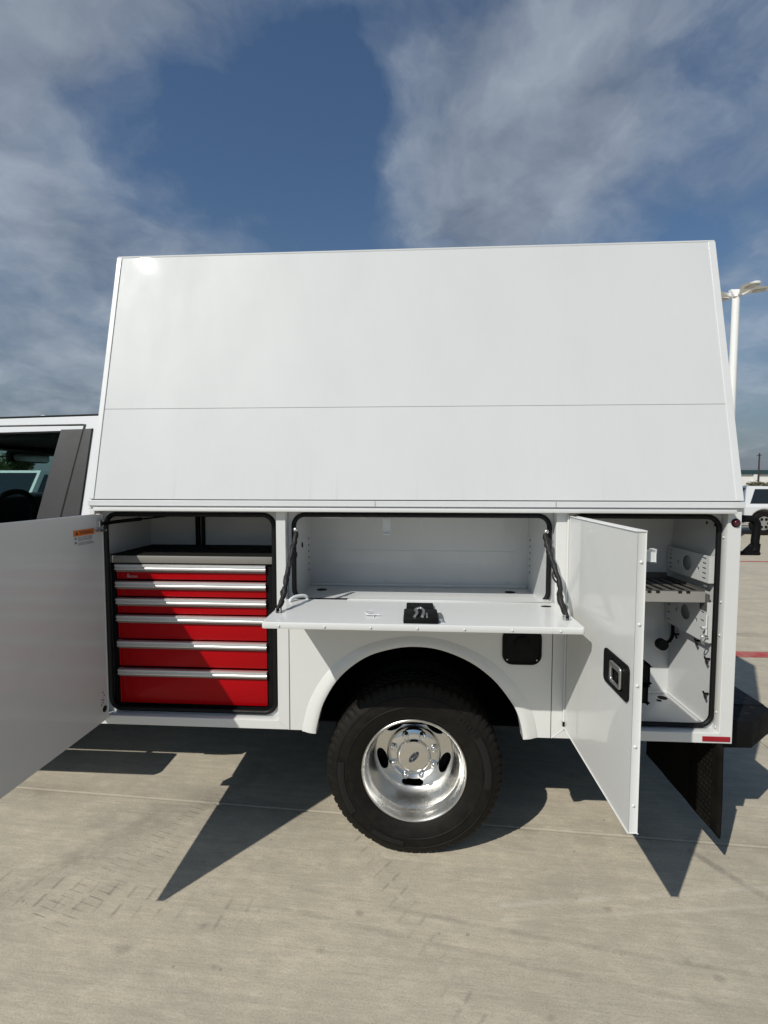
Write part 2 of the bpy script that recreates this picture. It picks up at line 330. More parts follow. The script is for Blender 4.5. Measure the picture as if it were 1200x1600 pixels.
def link_one(name, bm_or_mesh, m, parent=None, smooth=None, **props):
    if isinstance(bm_or_mesh, B):
        bm = bm_or_mesh.bm; bmesh.ops.recalc_face_normals(bm, faces=bm.faces); me = bpy.data.meshes.new(name); bm.to_mesh(me); bm.free()
    else: me = bm_or_mesh; me.name = name
    me.materials.clear()
    me.materials.append(MATS[m])
    if smooth is not None:
        me.polygons.foreach_set('use_smooth', [True]*len(me.polygons)); me.set_sharp_from_angle(angle=radians(smooth))
    o = bpy.data.objects.new(name, me); COL.objects.link(o)
    if parent: attach(o, parent)
    for k, v in props.items(): o[k] = v
    return o
WORLD = {}
def attach(o, parent):
    o.parent = parent; o.matrix_parent_inverse = WORLD[parent.name].inverted() if parent.name in WORLD else Matrix.Identity(4)
def thing(name, label, cat, loc=(0, 0, 0), group=None, rz=0.):
    o = bpy.data.objects.new(name, None); COL.objects.link(o); o.location = loc; o.rotation_euler[2] = rz; o.empty_display_size = .1
    o['label'] = label; o['category'] = cat
    if group: o['group'] = group
    WORLD[o.name] = Matrix.Translation(loc) @ Matrix.Rotation(rz, 4, 'Z'); return o
def plate(outer, holes, th, bev=0., plane='XZ', at=0.):
    """flat sheet with holes; 'at' is the middle of its thickness"""
    cu = bpy.data.curves.new('c', 'CURVE'); cu.dimensions = '2D'; cu.fill_mode = 'BOTH'
    cu.extrude = th/2-bev; cu.bevel_depth = bev; cu.offset = -bev; cu.bevel_resolution = 1
    for loop in [outer]+list(holes):
        sp = cu.splines.new('POLY'); sp.points.add(len(loop)-1); sp.use_cyclic_u = True
        for p, q in zip(sp.points, loop): p.co = (q[0], q[1], 0, 1)
    ob = bpy.data.objects.new('c', cu); COL.objects.link(ob)
    dg = bpy.context.evaluated_depsgraph_get(); me = bpy.data.meshes.new_from_object(ob.evaluated_get(dg))
    bpy.data.objects.remove(ob); bpy.data.curves.remove(cu)
    for v in me.vertices:
        a, b, c = v.co
        v.co = {'XZ': (a, at-c, b), 'YZ': (at+c, a, b), 'XY': (a, b, at+c)}[plane]
    return me
def rect(x0, x1, z0, z1): return [(x0, z0), (x1, z0), (x1, z1), (x0, z1)]
def rrect(x0, x1, z0, z1, r, n=6):
    o = []
    for cx_, cz_, a0 in ((x1-r, z0+r, -pi/2), (x1-r, z1-r, 0), (x0+r, z1-r, pi/2), (x0+r, z0+r, pi)):
        for k in range(n+1): a = a0+pi/2*k/n; o.append((cx_+r*cos(a), cz_+r*sin(a)))
    return o
def circ(x, z, r, n=20, rz=None, rot=0.):
    rz = rz or r; o = []
    for k in range(n):
        a = 2*pi*k/n; u, v = r*cos(a), rz*sin(a); o.append((x+u*cos(rot)-v*sin(rot), z+u*sin(rot)+v*cos(rot)))
    return o
def spline(pts, n=8):
    out = []; P = [Vector(p) for p in pts]
    for i in range(len(P)-1):
        p0 = P[max(i-1, 0)]; p1 = P[i]; p2 = P[i+1]; p3 = P[min(i+2, len(P)-1)]
        for k in range(n):
            t = k/n; out.append(.5*((2*p1)+(p2-p0)*t+(2*p0-5*p1+4*p2-p3)*t*t+(3*p1-p0-3*p2+p3)*t**3))
    out.append(P[-1]); return out
def text_mesh(txt, size):
    cu = bpy.data.curves.new('t', 'FONT'); cu.body = txt; cu.size = size; cu.extrude = .0002; cu.align_x = 'CENTER'; cu.align_y = 'CENTER'
    ob = bpy.data.objects.new('t', cu); COL.objects.link(ob); dg = bpy.context.evaluated_depsgraph_get()
    me = bpy.data.meshes.new_from_object(ob.evaluated_get(dg)); bpy.data.objects.remove(ob); bpy.data.curves.remove(cu); return me

# ------------------------------------------------------------------ ground
b = B(); b.box(-900, 900, -300, 1500, -.4, -.014); ground = link('ground', b, 'concrete', kind='structure')
ang = radians(-3.17); ua = Vector((cos(ang), sin(ang), 0)); va = Vector((-sin(ang), cos(ang), 0))
J0 = Vector((0, .272, 0)); DU, DV, GAP = 4.9, 3.42, .009
pav = bpy.data.objects.new('pavement', None); COL.objects.link(pav); pav['kind'] = 'structure'
b = B(); b.box(-DU/2+GAP/2, DU/2-GAP/2, -DV/2+GAP/2, DV/2-GAP/2, -.2, 0, .005, 2)
slab_me = None
for i in range(-4, 7):
    for j in range(-2, 9):
        c = J0+ua*(DU*(i)-.15)+va*(DV*(j+.5))
        if slab_me is None:
            o = link('slab', b, 'concrete', pav); slab_me = o.data
        else:
            o = bpy.data.objects.new('slab', slab_me); COL.objects.link(o); o.parent = pav
        dz = random.uniform(-.0015, .0)
        o.matrix_parent_inverse = Matrix.Identity(4); o.location = (c.x, c.y, dz); o.rotation_euler = (0, 0, ang)
b = B(); b.box(-8, 30, 2.745, 2.905, .002, .005); link('red_lane_line', b, 'red_line', kind='structure')
b = B(); b.box(-8, 40, 8.70, 8.80, .002, .005); link('red_lane_line', b, 'red_line', kind='structure')

# ------------------------------------------------------------------ the truck
T = thing('service_truck', 'white dual-wheel service truck with tall sloped enclosed body and its compartment doors open', 'truck', (0, 1.2, 0))
WD = 2.4                                            # body width; far side mirrors the near one
# --- canopy
CZ0, CZ1, CY1 = 1.586, 2.738, .2717
cn = Vector((0, -(CZ1-CZ0), CY1)).normalized(); 
def cp(x, s, off=0.): return Vector((x, CY1*s, CZ0+(CZ1-CZ0)*s)) + cn*off
def slab_on(bld, x0, x1, s0, s1, o0, o1, bev=0.):
    vs = [bld.bm.verts.new(cp(x, s, o)) for o in (o0, o1) for x, s in ((x0, s0), (x1, s0), (x1, s1), (x0, s1))]
    fs = [(3, 2, 1, 0), (4, 5, 6, 7), (0, 1, 5, 4), (1, 2, 6, 5), (2, 3, 7, 6), (3, 0, 4, 7)]
    nf = [bld.bm.faces.new([vs[i] for i in f]) for f in fs]
    if bev: bmesh.ops.bevel(bld.bm, geom=list({e for f in nf for e in f.edges}), offset=bev, segments=2, profile=.5, affect='EDGES')
XL, XR = -1.314, 1.4497
core = [(.004, CZ0-.02), (CY1+.004, CZ1-.003), (WD-CY1-.004, CZ1-.003), (WD-.004, CZ0-.02)]
b = B(); b.add(plate(core, [], XR-XL-.006, 0, 'YZ', (XL+XR)/2)); can = link('canopy', b, 'canopy_paint', T)
b = B(); slab_on(b, -1.2885, 1.4240, .004, .3543, 0, .004, .0008); link('side_panel', b, 'canopy_paint', can)
b = B(); slab_on(b, -1.2885, 1.4240, .3554, .9985, 0, .004, .0012); link('side_panel', b, 'canopy_paint', can)
b = B(); slab_on(b, XL, -1.2905, .004, 1.0, -.002, .0065, .002); link('corner_trim', b, 'trim_paint', can)
b = B(); slab_on(b, 1.4190, XR, .004, 1.0, -.002, .0065, .002); link('corner_trim', b, 'trim_paint', can)
b = B(); b.box(XL-.001, XR+.002, -.012, .06, 1.5625, 1.587, .002); link('base_trim', b, 'trim_paint', can)
b = B(); b.box(XL, XR, CY1-.003, WD-CY1+.003, CZ1-.002, CZ1+.010, .004); link('roof', b, 'canopy_paint', can)
b = B()
for x in (-.05, .7): b.box(x-.0008, x+.0008, -.0135, -.0115, 1.563, 1.5865)
link('trim_joint', b, 'print_grey', can)

# --- service body: core, frames, compartments
b = B(); b.box(-1.31, 1.443, .452, 1.948, 1.14, 1.56); b.box(-1.31, -.455, .452, 1.948, .66, 1.1398); b.box(.715, 1.443, .452, 1.948, .66, 1.1398); b.box(-.45, .71, .74, 1.948, .66, 1.1396); b.box(-1.31, -.44, 1.948, 2.4, .574, 1.56); b.box(.70, 1.443, 1.948, 2.4, .574, 1.56); b.box(-.44, .70, 1.948, 2.4, 1.1, 1.56)
b.box(-1.312, 1.444, .047, .47, 1.5475, 1.5605)
body = link('service_body', b, 'paint', T)
lf = [(-1.316, .574), (-.4295, .574), (-.4295, 1.13), (-.4385, 1.13), (-.4385, 1.5475), (-1.316, 1.5475)]
link('face_frame', plate(lf, [rect(-1.292, -.4806, .615, 1.5415)], .045, .003, 'XZ', .0225), 'paint', body, 40)
rf = [(.7035, .574), (1.447, .574), (1.447, 1.5475), (.707, 1.5475), (.707, 1.13), (.7035, 1.13)]
link('face_frame', plate(rf, [rect(.7575, 1.393, .618, 1.5415)], .045, .003, 'XZ', .0225), 'paint', body, 40)
b = B(); b.box(-.4375, .706, .002, .045, 1.5415, 1.5475); link('header_rail', b, 'paint', body)
b = B(); b.box(-1.318, 1.449, .0005, .05, 1.5478, 1.562, .002); link('top_rail', b, 'paint', body)
b = B(); b.box(-1.276, 1.407, -.034, .004, 1.5405, 1.5565, .003); link('drip_rail', b, 'paint', body, 40)
def compartment(name, x0, x1, z0, z1, op, pc, depth=.445):
    fl = plate(rect(pc[0], pc[1], pc[2], pc[3]), [rrect(op[0], op[1], op[2], op[3], .048)], .004, 0, 'XZ', .0475)
    t = .003; y0 = .0495; b = B().add(fl)
    b.box(x0-t, x0, y0, depth, z0, z1); b.box(x1, x1+t, y0, depth, z0, z1); b.box(x0-t, x1+t, y0, depth, z0-t, z0)
    b.box(x0-t, x1+t, y0, depth, z1, z1+t); b.box(x0-t, x1+t, depth, depth+t, z0-t, z1+t)
    c = link(name, b, 'inner_paint', T)
    pts = [(x, .042, z) for x, z in rrect(op[0]-.002, op[1]+.002, op[2]-.002, op[3]+.002, .05, 8)]
    link('door_seal', B().tube(pts, .0105, 10, closed=True), 'seal', c, 60)
    return c
c_front = compartment('front_compartment', -1.283, -.488, .601, 1.544, (-1.266, -.503, .632, 1.520), (-1.2935, -.479, .6135, 1.543))
c_mid = compartment('middle_compartment', -.4215, .6905, 1.128, 1.544, (-.410, .688, 1.148, 1.522), (-.4385, .7075, 1.09, 1.543))
c_rear = compartment('rear_compartment', .766, 1.402, .598, 1.544, (.78, 1.381, .632, 1.522), (.756, 1.3945, .6165, 1.543))

# fender panel with flared arch
arch = [(-.309, .568), (-.305, .60), (-.274, .708), (-.202, .824), (-.094, .911), (.022, .952), (.125, .964), (.234, .951), (.356, .902), (.454, .829), (.527, .739), (.562, .673), (.580, .60), (.583, .572)]
ar = spline([(x, 0, z) for x, z in arch], 5)
def nrm(i):
    a = ar[max(i-1, 0)]; c = ar[min(i+1, len(ar)-1)]; d = (c-a).normalized(); return Vector((-d.z, 0, d.x))
NA = [nrm(i) for i in range(len(ar))]
cut = [(p+n*.030) for p, n in zip(ar, NA)]
po = [(-.4265, .574), (cut[0].x, .574)]+[(p.x, max(p.z, .574)) for p in cut if p.z > .58]+[(cut[-1].x, .574), (.7005, .574), (.7005, 1.128), (-.4265, 1.128)]
link('fender_panel', plate(po, [circ(.574, .962, .0, 3)] if 0 else [], .006, .0015, 'XZ', .003), 'paint', body, 40)
b = B(); rows = []
for p, n in zip(ar, NA):
    wdt = .062-.022*max(0, n.z)**2
    rows.append([p+n*(wdt+.004)+Vector((0, .002, 0)), p+n*wdt+Vector((0, -.0015, 0)), p+n*(wdt*.82)+Vector((0, -.0045, 0)), p+n*(wdt*.6)+Vector((0, -.0110, 0)), p+n*(wdt*.35)+Vector((0, -.0145, 0)), p+n*.003+Vector((0, -.016, 0)), p+Vector((0, -.0135, 0)), p+n*.001+Vector((0, .05, 0))])
b.quadstrip(rows); link('wheel_arch_flare', b, 'paint', body, 50)
b = B(); b.quadstrip([[p+n*.006+Vector((0, .03, 0)), p+n*.012+Vector((0, .3, 0)), p+n*.012+Vector((0, .70, 0))] for p, n in zip(ar, NA)])
b.box(-.43, .70, .70, .71, .45, 1.1); b.box(-.43, -.30, .03, .70, .60, .61); b.box(.60, .70, .03, .70, .60, .61); link('wheel_well', b, 'underbody', body)
# fuel filler: black recessed housing
b = B().add(plate(rrect(.492, .656, .893, 1.050, .042), [rrect(.500, .648, .901, 1.042, .036)], .010, .002, 'XZ', -.003)); fl = link('fuel_filler', b, 'black_plastic', T, 40)
link('filler_recess', B().add(plate(rrect(.498, .650, .899, 1.044, .036), [], .003, 0, 'XZ', -.002)), 'black_plastic', fl)
link('filler_cap', B().lathe([(0, -.012), (.026, -.012), (.03, -.009), (.03, 0)], (.574, -.0, .985), 28), 'black_plastic', fl, 40)
b = B()
for x, z in ((.512, .915), (.636, .915)): b.dome((x, -.0075, z), .0035, .002, (0, -1, 0), 8)
link('filler_screw', b, 'zinc', fl)
# red reflector and marker lamp
link('side_reflector', B().box(1.326, 1.4385, -.003, .001, .583, .604, .001), 'red_reflector', T)
b = B().lathe([(0, -.013), (.008, -.012), (.0125, -.006), (.0135, .0)], (1.4235, 0, 1.502), 24); mk = link('marker_lamp', b, 'red_lens', T, 50)
link('grommet', B().lathe([(.0135, -.001), (.0145, -.004), (.0175, -.003), (.0185, .001)], (1.4235, 0, 1.502), 24), 'black_plastic', mk, 50)
# bolts round the frames
b = B()
for x, z in ((1.392, 1.44), (1.3915, 1.17), (1.3915, 1.03), (1.392, .70), (1.391, .635)): b.dome((x, .022, z), .005, .004, (-1, 0, 0), 8)
link('frame_bolt', b, 'trim_paint', body)
b = B()                                              # mitre welds in the frame corners
b.tube([(-.4806, -.0006, .615), (-.4305, -.0006, .5745)], .0014, 6); b.tube([(.7575, -.0006, .618), (.704, -.0006, .5745)], .0014, 6); b.tube([(1.393, -.0004, .618), (1.410, -.0004, .604)], .0012, 6)
link('corner_weld', b, 'trim_paint', body)

# --- drop-down flap of the middle compartment
FX0, FX1, FY = -.4345, .7115, -.366
fo = rrect(FX0, FX1, FY, -.004, .012, 4)
b = B().add(plate(fo, [], .024, .0035, 'XY', 1.1495)); flap = link('drop_door', b, 'paint', T, 40)
b = B()
for k in range(7): b.dome((FX0+.065+k*.166, FY-.0004, 1.1485), .0046, .0036, (0, -1, 0), 10)
link('edge_bolt', b, 'trim_paint', flap, 60)
b = B().add(plate([(-.17, -.012), (-.12, .07), (.685, .07), (.69, -.012)], [], .004, 0, 'XY', 1.1640)); link('hinge_leaf', b, 'paint', flap)
b = B().tube(spline([(-.406, -.060, 1.161), (-.403, -.054, 1.171), (-.388, -.036, 1.178), (-.362, -.014, 1.178), (-.348, -.004, 1.171), (-.346, -.002, 1.160)], 6), .0075, 10); link('grab_handle', b, 'trim_paint', flap, 60)
b = B().box(.086, .194, -.215, -.095, 1.160, 1.176, .004); b.box(.078, .204, -.352, -.215, 1.160, 1.182, .005); lt = link('latch', b, 'black_plastic', flap, 40)
b = B(); b.tube(spline([(.118, -.345, 1.184), (.128, -.31, 1.190), (.122, -.28, 1.194), (.140, -.262, 1.196), (.152, -.29, 1.192), (.146, -.345, 1.186)], 4), .0055, 8); b.box(.16, .166, -.345, -.29, 1.181, 1.186); link('latch_rod', b, 'zinc', lt, 60)
b = B().box(.204, .222, -.325, -.23, 1.160, 1.172, .003); b.box(.210, .228, -.335, -.32, 1.160, 1.166, .002); link('striker', b, 'zinc', lt)
b = B().tube(spline([(-.012, -.258, 1.166), (-.035, -.258, 1.167), (-.055, -.262, 1.168), (-.066, -.250, 1.170), (-.064, -.235, 1.172), (-.045, -.225, 1.173)], 5), .0032, 8); b.tube([(-.034, -.278, 1.164), (-.034, -.258, 1.166)], .0025, 6); link('hook', b, 'trim_paint', flap, 60)
link('drain_hole', B().disc((.653, -.070, 1.1622), .021, 'Z', .0015, 20, .012), 'hole', flap)
# cables that hold the flap, wrapped
def wrap(p, q, seedv, kink=0.):
    rnd = random.Random(seedv); p = Vector(p); q = Vector(q); n = 26; out = []; r = []
    for k in range(n+1):
        t = k/n; o = Vector((sin(t*9+seedv)*.004+rnd.uniform(-.002, .002), rnd.uniform(-.003, .003), -sin(pi*t)*.022+rnd.uniform(-.002, .002)))
        if kink: o += Vector((kink*math.exp(-((t-.55)/.16)**2), 0, 0))
        out.append(p+(q-p)*t+o); r.append(.0098+rnd.uniform(-.0015, .003))
    return out, r
for nm, p, q, sd_, kk in (('flap_cable', (-.397, .012, 1.448), (-.407, -.232, 1.172), 1, 0), ('flap_cable', (.668, .012, 1.448), (.676, -.262, 1.172), 4, .010)):
    pts, rr = wrap(p, q, sd_, kk); cb = link(nm, B().tube(pts, rr, 9), 'strut_wrap', flap, 70)
    pts, rr = wrap(p, q, sd_+9, kk*.5); pts = [v+Vector((sin(i*.9)*.007, cos(i*.9)*.007, 0)) for i, v in enumerate(pts)]
    link('cord', B().tube(pts, .0042, 7), 'strut_wrap', cb, 70)
    b = B(); b.box(q[0]-.010, q[0]-.006, q[1]-.014, q[1]+.012, 1.160, 1.180, .001); b.box(q[0]+.006, q[0]+.010, q[1]-.014, q[1]+.012, 1.160, 1.180, .001); b.box(q[0]-.010, q[0]+.010, q[1]-.014, q[1]+.012, 1.159, 1.1625); link('clevis', b, 'zinc', cb, 50)
    link('ball_stud', B().dome((p[0], p[1], p[2]+.012), .011, .012, (0, -1, .3), 10), 'zinc', cb, 50)

# --- middle compartment fittings
b = B()
for x in (-.4205, .6895):
    for k in range(6): b.disc((x, .385, 1.22+k*.032), .0045, 'X', .002, 10)
for y, z in ((.12, 1.335), (.24, 1.365)): b.disc((-.4205, y, z), .011, 'X', .004, 12, .013)
link('shelf_hole', b, 'hole', c_mid)
b = B()
for x, y in ((-.345, .335), (.585, .335)): b.disc((x, y, 1.1285), .026, 'Z', .002, 20)
link('drain_hole', b, 'hole', c_mid)
b = B().box(-.024, .010, .085, .090, 1.435, 1.540, .0015); b.box(-.024, .010, .072, .090, 1.435, 1.440, .001); b.box(-.012, -.002, .078, .085, 1.502, 1.522, .002); link('door_catch', b, 'trim_paint', c_mid)
b = B().box(-.30, -.20, .085, .115, 1.506, 1.5435, .002); b.box(-.125, -.095, .085, .105, 1.504, 1.5435, .002); b.box(.108, .178, .085, .105, 1.507, 1.5435, .001); b.tube([(.143, .082, 1.515), (.143, .080, 1.468)], .004, 8); link('ceiling_bracket', b, 'trim_paint', c_mid)
b = B()
for x in (-.34, -.03, .28, .6): b.dome((x, .444, 1.155), .006, .004, (0, -1, 0), 8)
link('bolt', b, 'trim_paint', c_mid)
b = B().box(-.42, .689, .430, .4448, 1.128, 1.142, .004); link('floor_angle', b, 'inner_paint', c_mid)
b = B().box(-.36, .62, .4430, .4449, 1.245, 1.315, .0009); link('wall_swage', b, 'inner_paint', c_mid)

# --- rear compartment fittings
def standard(z0, z1, nm):
    ho = [circ(.255, (z0+z1)/2+.003, .040, 24, .034), circ(.33, (z0+z1)/2-.002, .007, 10, .01), circ(.165, (z0+z1)/2-.008, .007, 10, .01)]
    for k in range(5):
        zz_ = z0+.014+k*(z1-z0-.03)/4; ho += [rect(.105, .135, zz_, zz_+.006), rect(.390, .415, zz_, zz_+.006)]
    b = B().add(plate(rect(.085, .43, z0, z1), ho, .0024, 0, 'YZ', 1.3745)); b.box(1.3733, 1.4015, .0825, .085, z0, z1); b.box(1.3733, 1.4015, .43, .4325, z0, z1)
    return link(nm, b, 'inner_paint', c_rear)
standard(1.235, 1.352, 'shelf_bracket'); standard(.975, 1.152, 'shelf_bracket')
b = B(); b.box(.80, 1.385, .10, .43, 1.172, 1.176)
sh = []
for k in range(12):
    x = .83+k*.046; sh.append(rect(x, x+.020, .13, .41))
b = B().add(plate(rect(.79, 1.372, .102, .43), sh, .002, 0, 'XY', 1.194));  b.box(1.370, 1.372, .102, .43, 1.148, 1.206); b.box(.79, 1.372, .428, .43, 1.148, 1.22)
b.box(.79, 1.372, .102, .43, 1.176, 1.179); b.box(1.372, 1.384, .085, .14, 1.11, 1.186, .002)
sf = link('shelf_tray', b, 'grey_steel', c_rear)
link('tray_front', B().box(.79, 1.372, .0985, .1015, 1.148, 1.195, .0008), 'shelf_grey', sf)
b = B()
for x in (.90, .945, 1.137, 1.173, 1.266, 1.300): b.box(x-.008, x+.008, .0970, .106, 1.187, 1.1975)
link('tray_notch', b, 'hole', sf)
b = B()
for y, z in ((.16, 1.49), (.10, 1.485)): b.disc((1.4012, y, z), .006, 'X', .003, 12)
for x, y, r_ in ((1.350, .385, .022), (1.318, .352, .012)): b.disc((x, y, .5985), r_, 'Z', .002, 20)
link('drain_hole', b, 'hole', c_rear)
def clip(y, z, nm='cable_clip'):
    b = B().tube([(1.402, y, z), (1.385, y, z)], .005, 8); b.tube([(1.387, y-.012, z-.018), (1.384, y, z), (1.387, y+.012, z+.004)], .0045, 8); link(nm, b, 'black_plastic', c_rear, 60)
clip(.355, .93); clip(.10, .90); clip(.10, .745); clip(.18, .955)
b = B().tube(spline([(1.392, .40, 1.0), (1.388, .385, .93), (1.370, .37, .895), (1.335, .36, .880)], 6), .008, 10); b.disc((1.325, .36, .877), .027, 'Y', .03, 24); link('gooseneck_lamp', b, 'black_plastic', c_rear, 50)
b = B().box(1.352, 1.372, .074, .084, 1.04, 1.048, .002); b.tube([(1.37, .078, 1.0), (1.37, .078, 1.10)], .004, 8); link('coat_hook', b, 'trim_paint', c_rear, 60)
b = B().tube([(1.362+.016*cos(a), .072, .995+.016*sin(a)) for a in [k*pi/8 for k in range(2, 15)]], .003, 7); link('ring', b, 'zinc', c_rear, 60)
b = B().box(1.392, 1.4015, .07, .44, .598, .612, .003); b.box(.77, 1.40, .43, .4448, .598, .612, .003); link('floor_angle', b, 'inner_paint', c_rear)
b = B()
for x in (.95, 1.10, 1.26): b.box(x-.03, x+.03, .09, .14, 1.533, 1.5435, .002)
link('ceiling_bracket', b, 'trim_paint', c_rear)

# --- front compartment fittings
b = B().box(-1.10, -1.03, .09, .14, 1.533, 1.5435, .002); b.box(-.70, -.62, .09, .14, 1.533, 1.5435, .002); link('ceiling_bracket', b, 'trim_paint', c_front)
b = B().box(-1.03, -1.01, .425, .4445, 1.33, 1.545); b.box(-1.00, -.985, .43, .4445, 1.33, 1.545); link('wire_channel', b, 'black_plastic', c_front)
b = B().add(plate(rect(.056, .078, .70, 1.30), [rect(.062, .072, .715+k*.022, .725+k*.022) for k in range(26)], .003, 0, 'YZ', -1.2795)); link('slotted_rail', b, 'grey_steel', c_front)

# --- front door, open past square
DA = math.atan2(-.56, -.008); dd = Vector((cos(DA), sin(DA), 0)); dn = Vector((-dd.y, dd.x, 0))   # dn points to the rear (+X)
def ld(u, z, o): return Vector((-1.257, -.002, z))+dd*u+dn*o
def ldbox(bld, u0, u1, o0, o1, z0, z1, bev=0.):
    r = bmesh.ops.create_cube(bld.bm, size=1)['verts']
    for v in r: v.co = ld((u0+u1)/2+v.co.x*(u1-u0), (z0+z1)/2+v.co.z*(z1-z0), (o0+o1)/2+v.co.y*(o1-o0))
    if bev: bmesh.ops.bevel(bld.bm, geom=list({e for v in r for e in v.link_edges}), offset=bev, segments=2, profile=.5, affect='EDGES')
DW = .772
b = B(); ldbox(b, 0, DW, -.026, 0, .608, 1.522, .0035); fd = link('front_door', b, 'paint', T, 40)
b = B()
for u, z, r_ in ((.024, .657, .0145),): b.add(plate(circ(0, 0, r_, 18), [], .002)); 
for v in b.bm.verts:
    x_, y_, z_ = v.co; v.co = ld(.024+x_, .657+z_, .0005+y_*.5)
link('drain_hole', b, 'hole', fd)
b = B()
for u, z in ((.03, .70), (.042, .705), (.036, .69), (.026, .72), (.045, .683), (.033, .735)):
    s0 = len(b.bm.verts); b.bm.verts.ensure_lookup_table(); ldbox(b, u-.0025, u+.0025, .0002, .0012, z-.0025, z+.0025)
link('rivet_hole', b, 'hole', fd)
b = B(); ldbox(b, .055, .184, .0004, .0012, 1.402, 1.4695); stk = link('warning_sticker', b, 'sticker', fd)
b = B(); ldbox(b, .0555, .1835, .0013, .0018, 1.444, 1.4688); link('sticker_header', b, 'orange', stk)
tm = text_mesh('WARNING', .0175)
for v in tm.vertices: x_, y_, z_ = v.co; v.co = ld(.108-x_, 1.4563+y_, .0021+z_)
link('lettering', tm, 'print_black', stk)
b = B()
for a in ((.165, 1.450), ):
    vs = [b.bm.verts.new(ld(a[0]+p[0], a[1]+p[1], .0021)) for p in ((-.008, 0), (.008, 0), (0, .014))]; b.bm.faces.new(vs)
link('warning_triangle', b, 'print_black', stk)
b = B(); rnd = random.Random(3)
for k in range(8):
    z = 1.439-k*.0046
    if k == 4: continue
    ldbox(b, .060+rnd.uniform(0, .02), .160, .0013, .0016, z-.0011, z+.0011)
for z in (1.436, 1.418): ldbox(b, .166, .178, .0013, .0016, z-.006, z+.004)
link('fine_print', b, 'print_grey', stk)
b = B(); ldbox(b, .004, .05, .001, .022, 1.452, 1.458, .001); ldbox(b, .01, .036, .001, .012, 1.475, 1.495, .003); link('stay_bracket', b, 'zinc', fd)
b = B().tube([ld(.015, 1.484, .014), Vector((-1.235, .06, 1.486)), Vector((-1.17, .16, 1.492))], .0085, 10); b.tube([Vector((-1.17, .16, 1.492)), Vector((-1.06, .33, 1.502))], .0042, 8); link('gas_strut', b, 'black_plastic', fd, 60)
b = B().tube([(-1.2665, -.006, .62), (-1.2665, -.006, 1.515)], .0055, 10); link('hinge', b, 'paint', fd, 60)

# --- rear door, open square, outer face towards the front
RA = 1.5725; rd = Vector((cos(RA), -sin(RA), 0)); rn = Vector((-sin(RA), -cos(RA), 0))      # rn points to the front (-X): the outer skin
def rp(u, z, o): return Vector((.757, -.003, z))+rd*u+rn*o
def rbox(bld, u0, u1, o0, o1, z0, z1, bev=0., seg=2):
    r = bmesh.ops.create_cube(bld.bm, size=1)['verts']
    for v in r: v.co = rp((u0+u1)/2+v.co.x*(u1-u0), (z0+z1)/2+v.co.z*(z1-z0), (o0+o1)/2+v.co.y*(o1-o0))
    if bev: bmesh.ops.bevel(bld.bm, geom=list({e for v in r for e in v.link_edges}), offset=bev, segments=seg, profile=.5, affect='EDGES')
def rplate(outer, holes, th, bev, mid_):
    me = plate(outer, holes, th, bev)
    for v in me.vertices: x_, y_, z_ = v.co; v.co = rp(x_, z_, mid_-y_)
    return me
b = B(); rbox(b, 0, .634, -.026, 0, .6236, 1.5253, .0035); rdo = link('rear_door', b, 'paint', T, 40)
b = B()
for z in (1.437, 1.254, 1.072, .888, .708): b.dome(rp(.6342, z, -.0135), .005, .004, rd, 10)
link('edge_bolt', b, 'trim_paint', rdo, 60)
b = B().add(rplate(rrect(.425, .616, 1.008, 1.120, .018), [rrect(.482, .580, 1.026, 1.104, .012)], .007, .002, .003)); lt = link('paddle_latch', b, 'black_plastic', rdo, 40)
b = B(); b.add(rplate(rrect(.478, .584, 1.022, 1.107, .012), [], .002, 0, .001)); link('latch_cup', b, 'black_plastic', lt)
b = B().add(rplate(rrect(.490, .576, 1.030, 1.100, .012), [rrect(.502, .564, 1.040, 1.082, .008)], .009, .002, .0085)); link('paddle', b, 'zinc', lt, 50)
b = B().add(rplate(circ(.533, 1.056, .012, 16), [], .006, .001, .005)); link('lock_cylinder', b, 'black_plastic', lt, 40)
b = B(); rbox(b, .44, .53, -.094, -.026, 1.041, 1.093, .008); rbox(b, .44, .53, -.090, -.026, .978, 1.029, .008); rbox(b, .44, .53, -.050, -.026, 1.02, 1.05, .003); link('latch_body', b, 'black_plastic', rdo, 40)
b = B(); rbox(b, .560, .600, -.070, -.026, 1.433, 1.464, .002); rbox(b, .565, .590, -.076, -.070, 1.428, 1.467, .002); link('inner_hook', b, 'trim_paint', rdo)
b = B().tube([(.7535, -.006, .62), (.7535, -.006, 1.53)], .0042, 10); link('hinge', b, 'paint', rdo, 60)
link('hinge_pin', B().tube([(.7525, -.007, .632), (.7525, -.007, .652)], .005, 8), 'black_plastic', rdo)

# --- chassis, mud flaps, bumper, handle
b = B()
for y in (.78, 1.55): b.box(-4.4, 1.46, y, y+.07, .46, .64)
b.box(-1.28, 1.43, .10, 2.3, .566, .572); b.box(-1.1, -.55, .88, 1.5, .34, .60, .04); b.tube([(.13, .60, .39), (.13, 1.8, .39)], .06, 16); b.tube([(-2.6, 1.2, .45), (.1, 1.2, .40)], .045, 12); b.lathe([(0, -.16), (.11, -.14), (.17, 0), (.11, .14), (0, .16)], (.13, 1.2, .39), 24)
b.tube([(-2.4, .98, .40), (-.3, .98, .42), (.2, .95, .62), (1.3, .9, .46)], .035, 10)
link('chassis', b, 'underbody', T, 50)
link('light_block_tank', B().box(-2.3, -.6, 1.66, 2.05, .30, .60, .05), 'underbody', T, 40)  # unseen tank, added on the far side to block light beneath the truck
link('spare_tyre', B().lathe([(.15, .02), (.22, .0), (.36, .03), (.38, .09), (.38, .16), (.36, .22), (.22, .24), (.15, .22)], (.95, 1.2, .33), 40, 'Z'), 'rubber', T, 40)  # unseen spare, added to deepen the dark under the rear
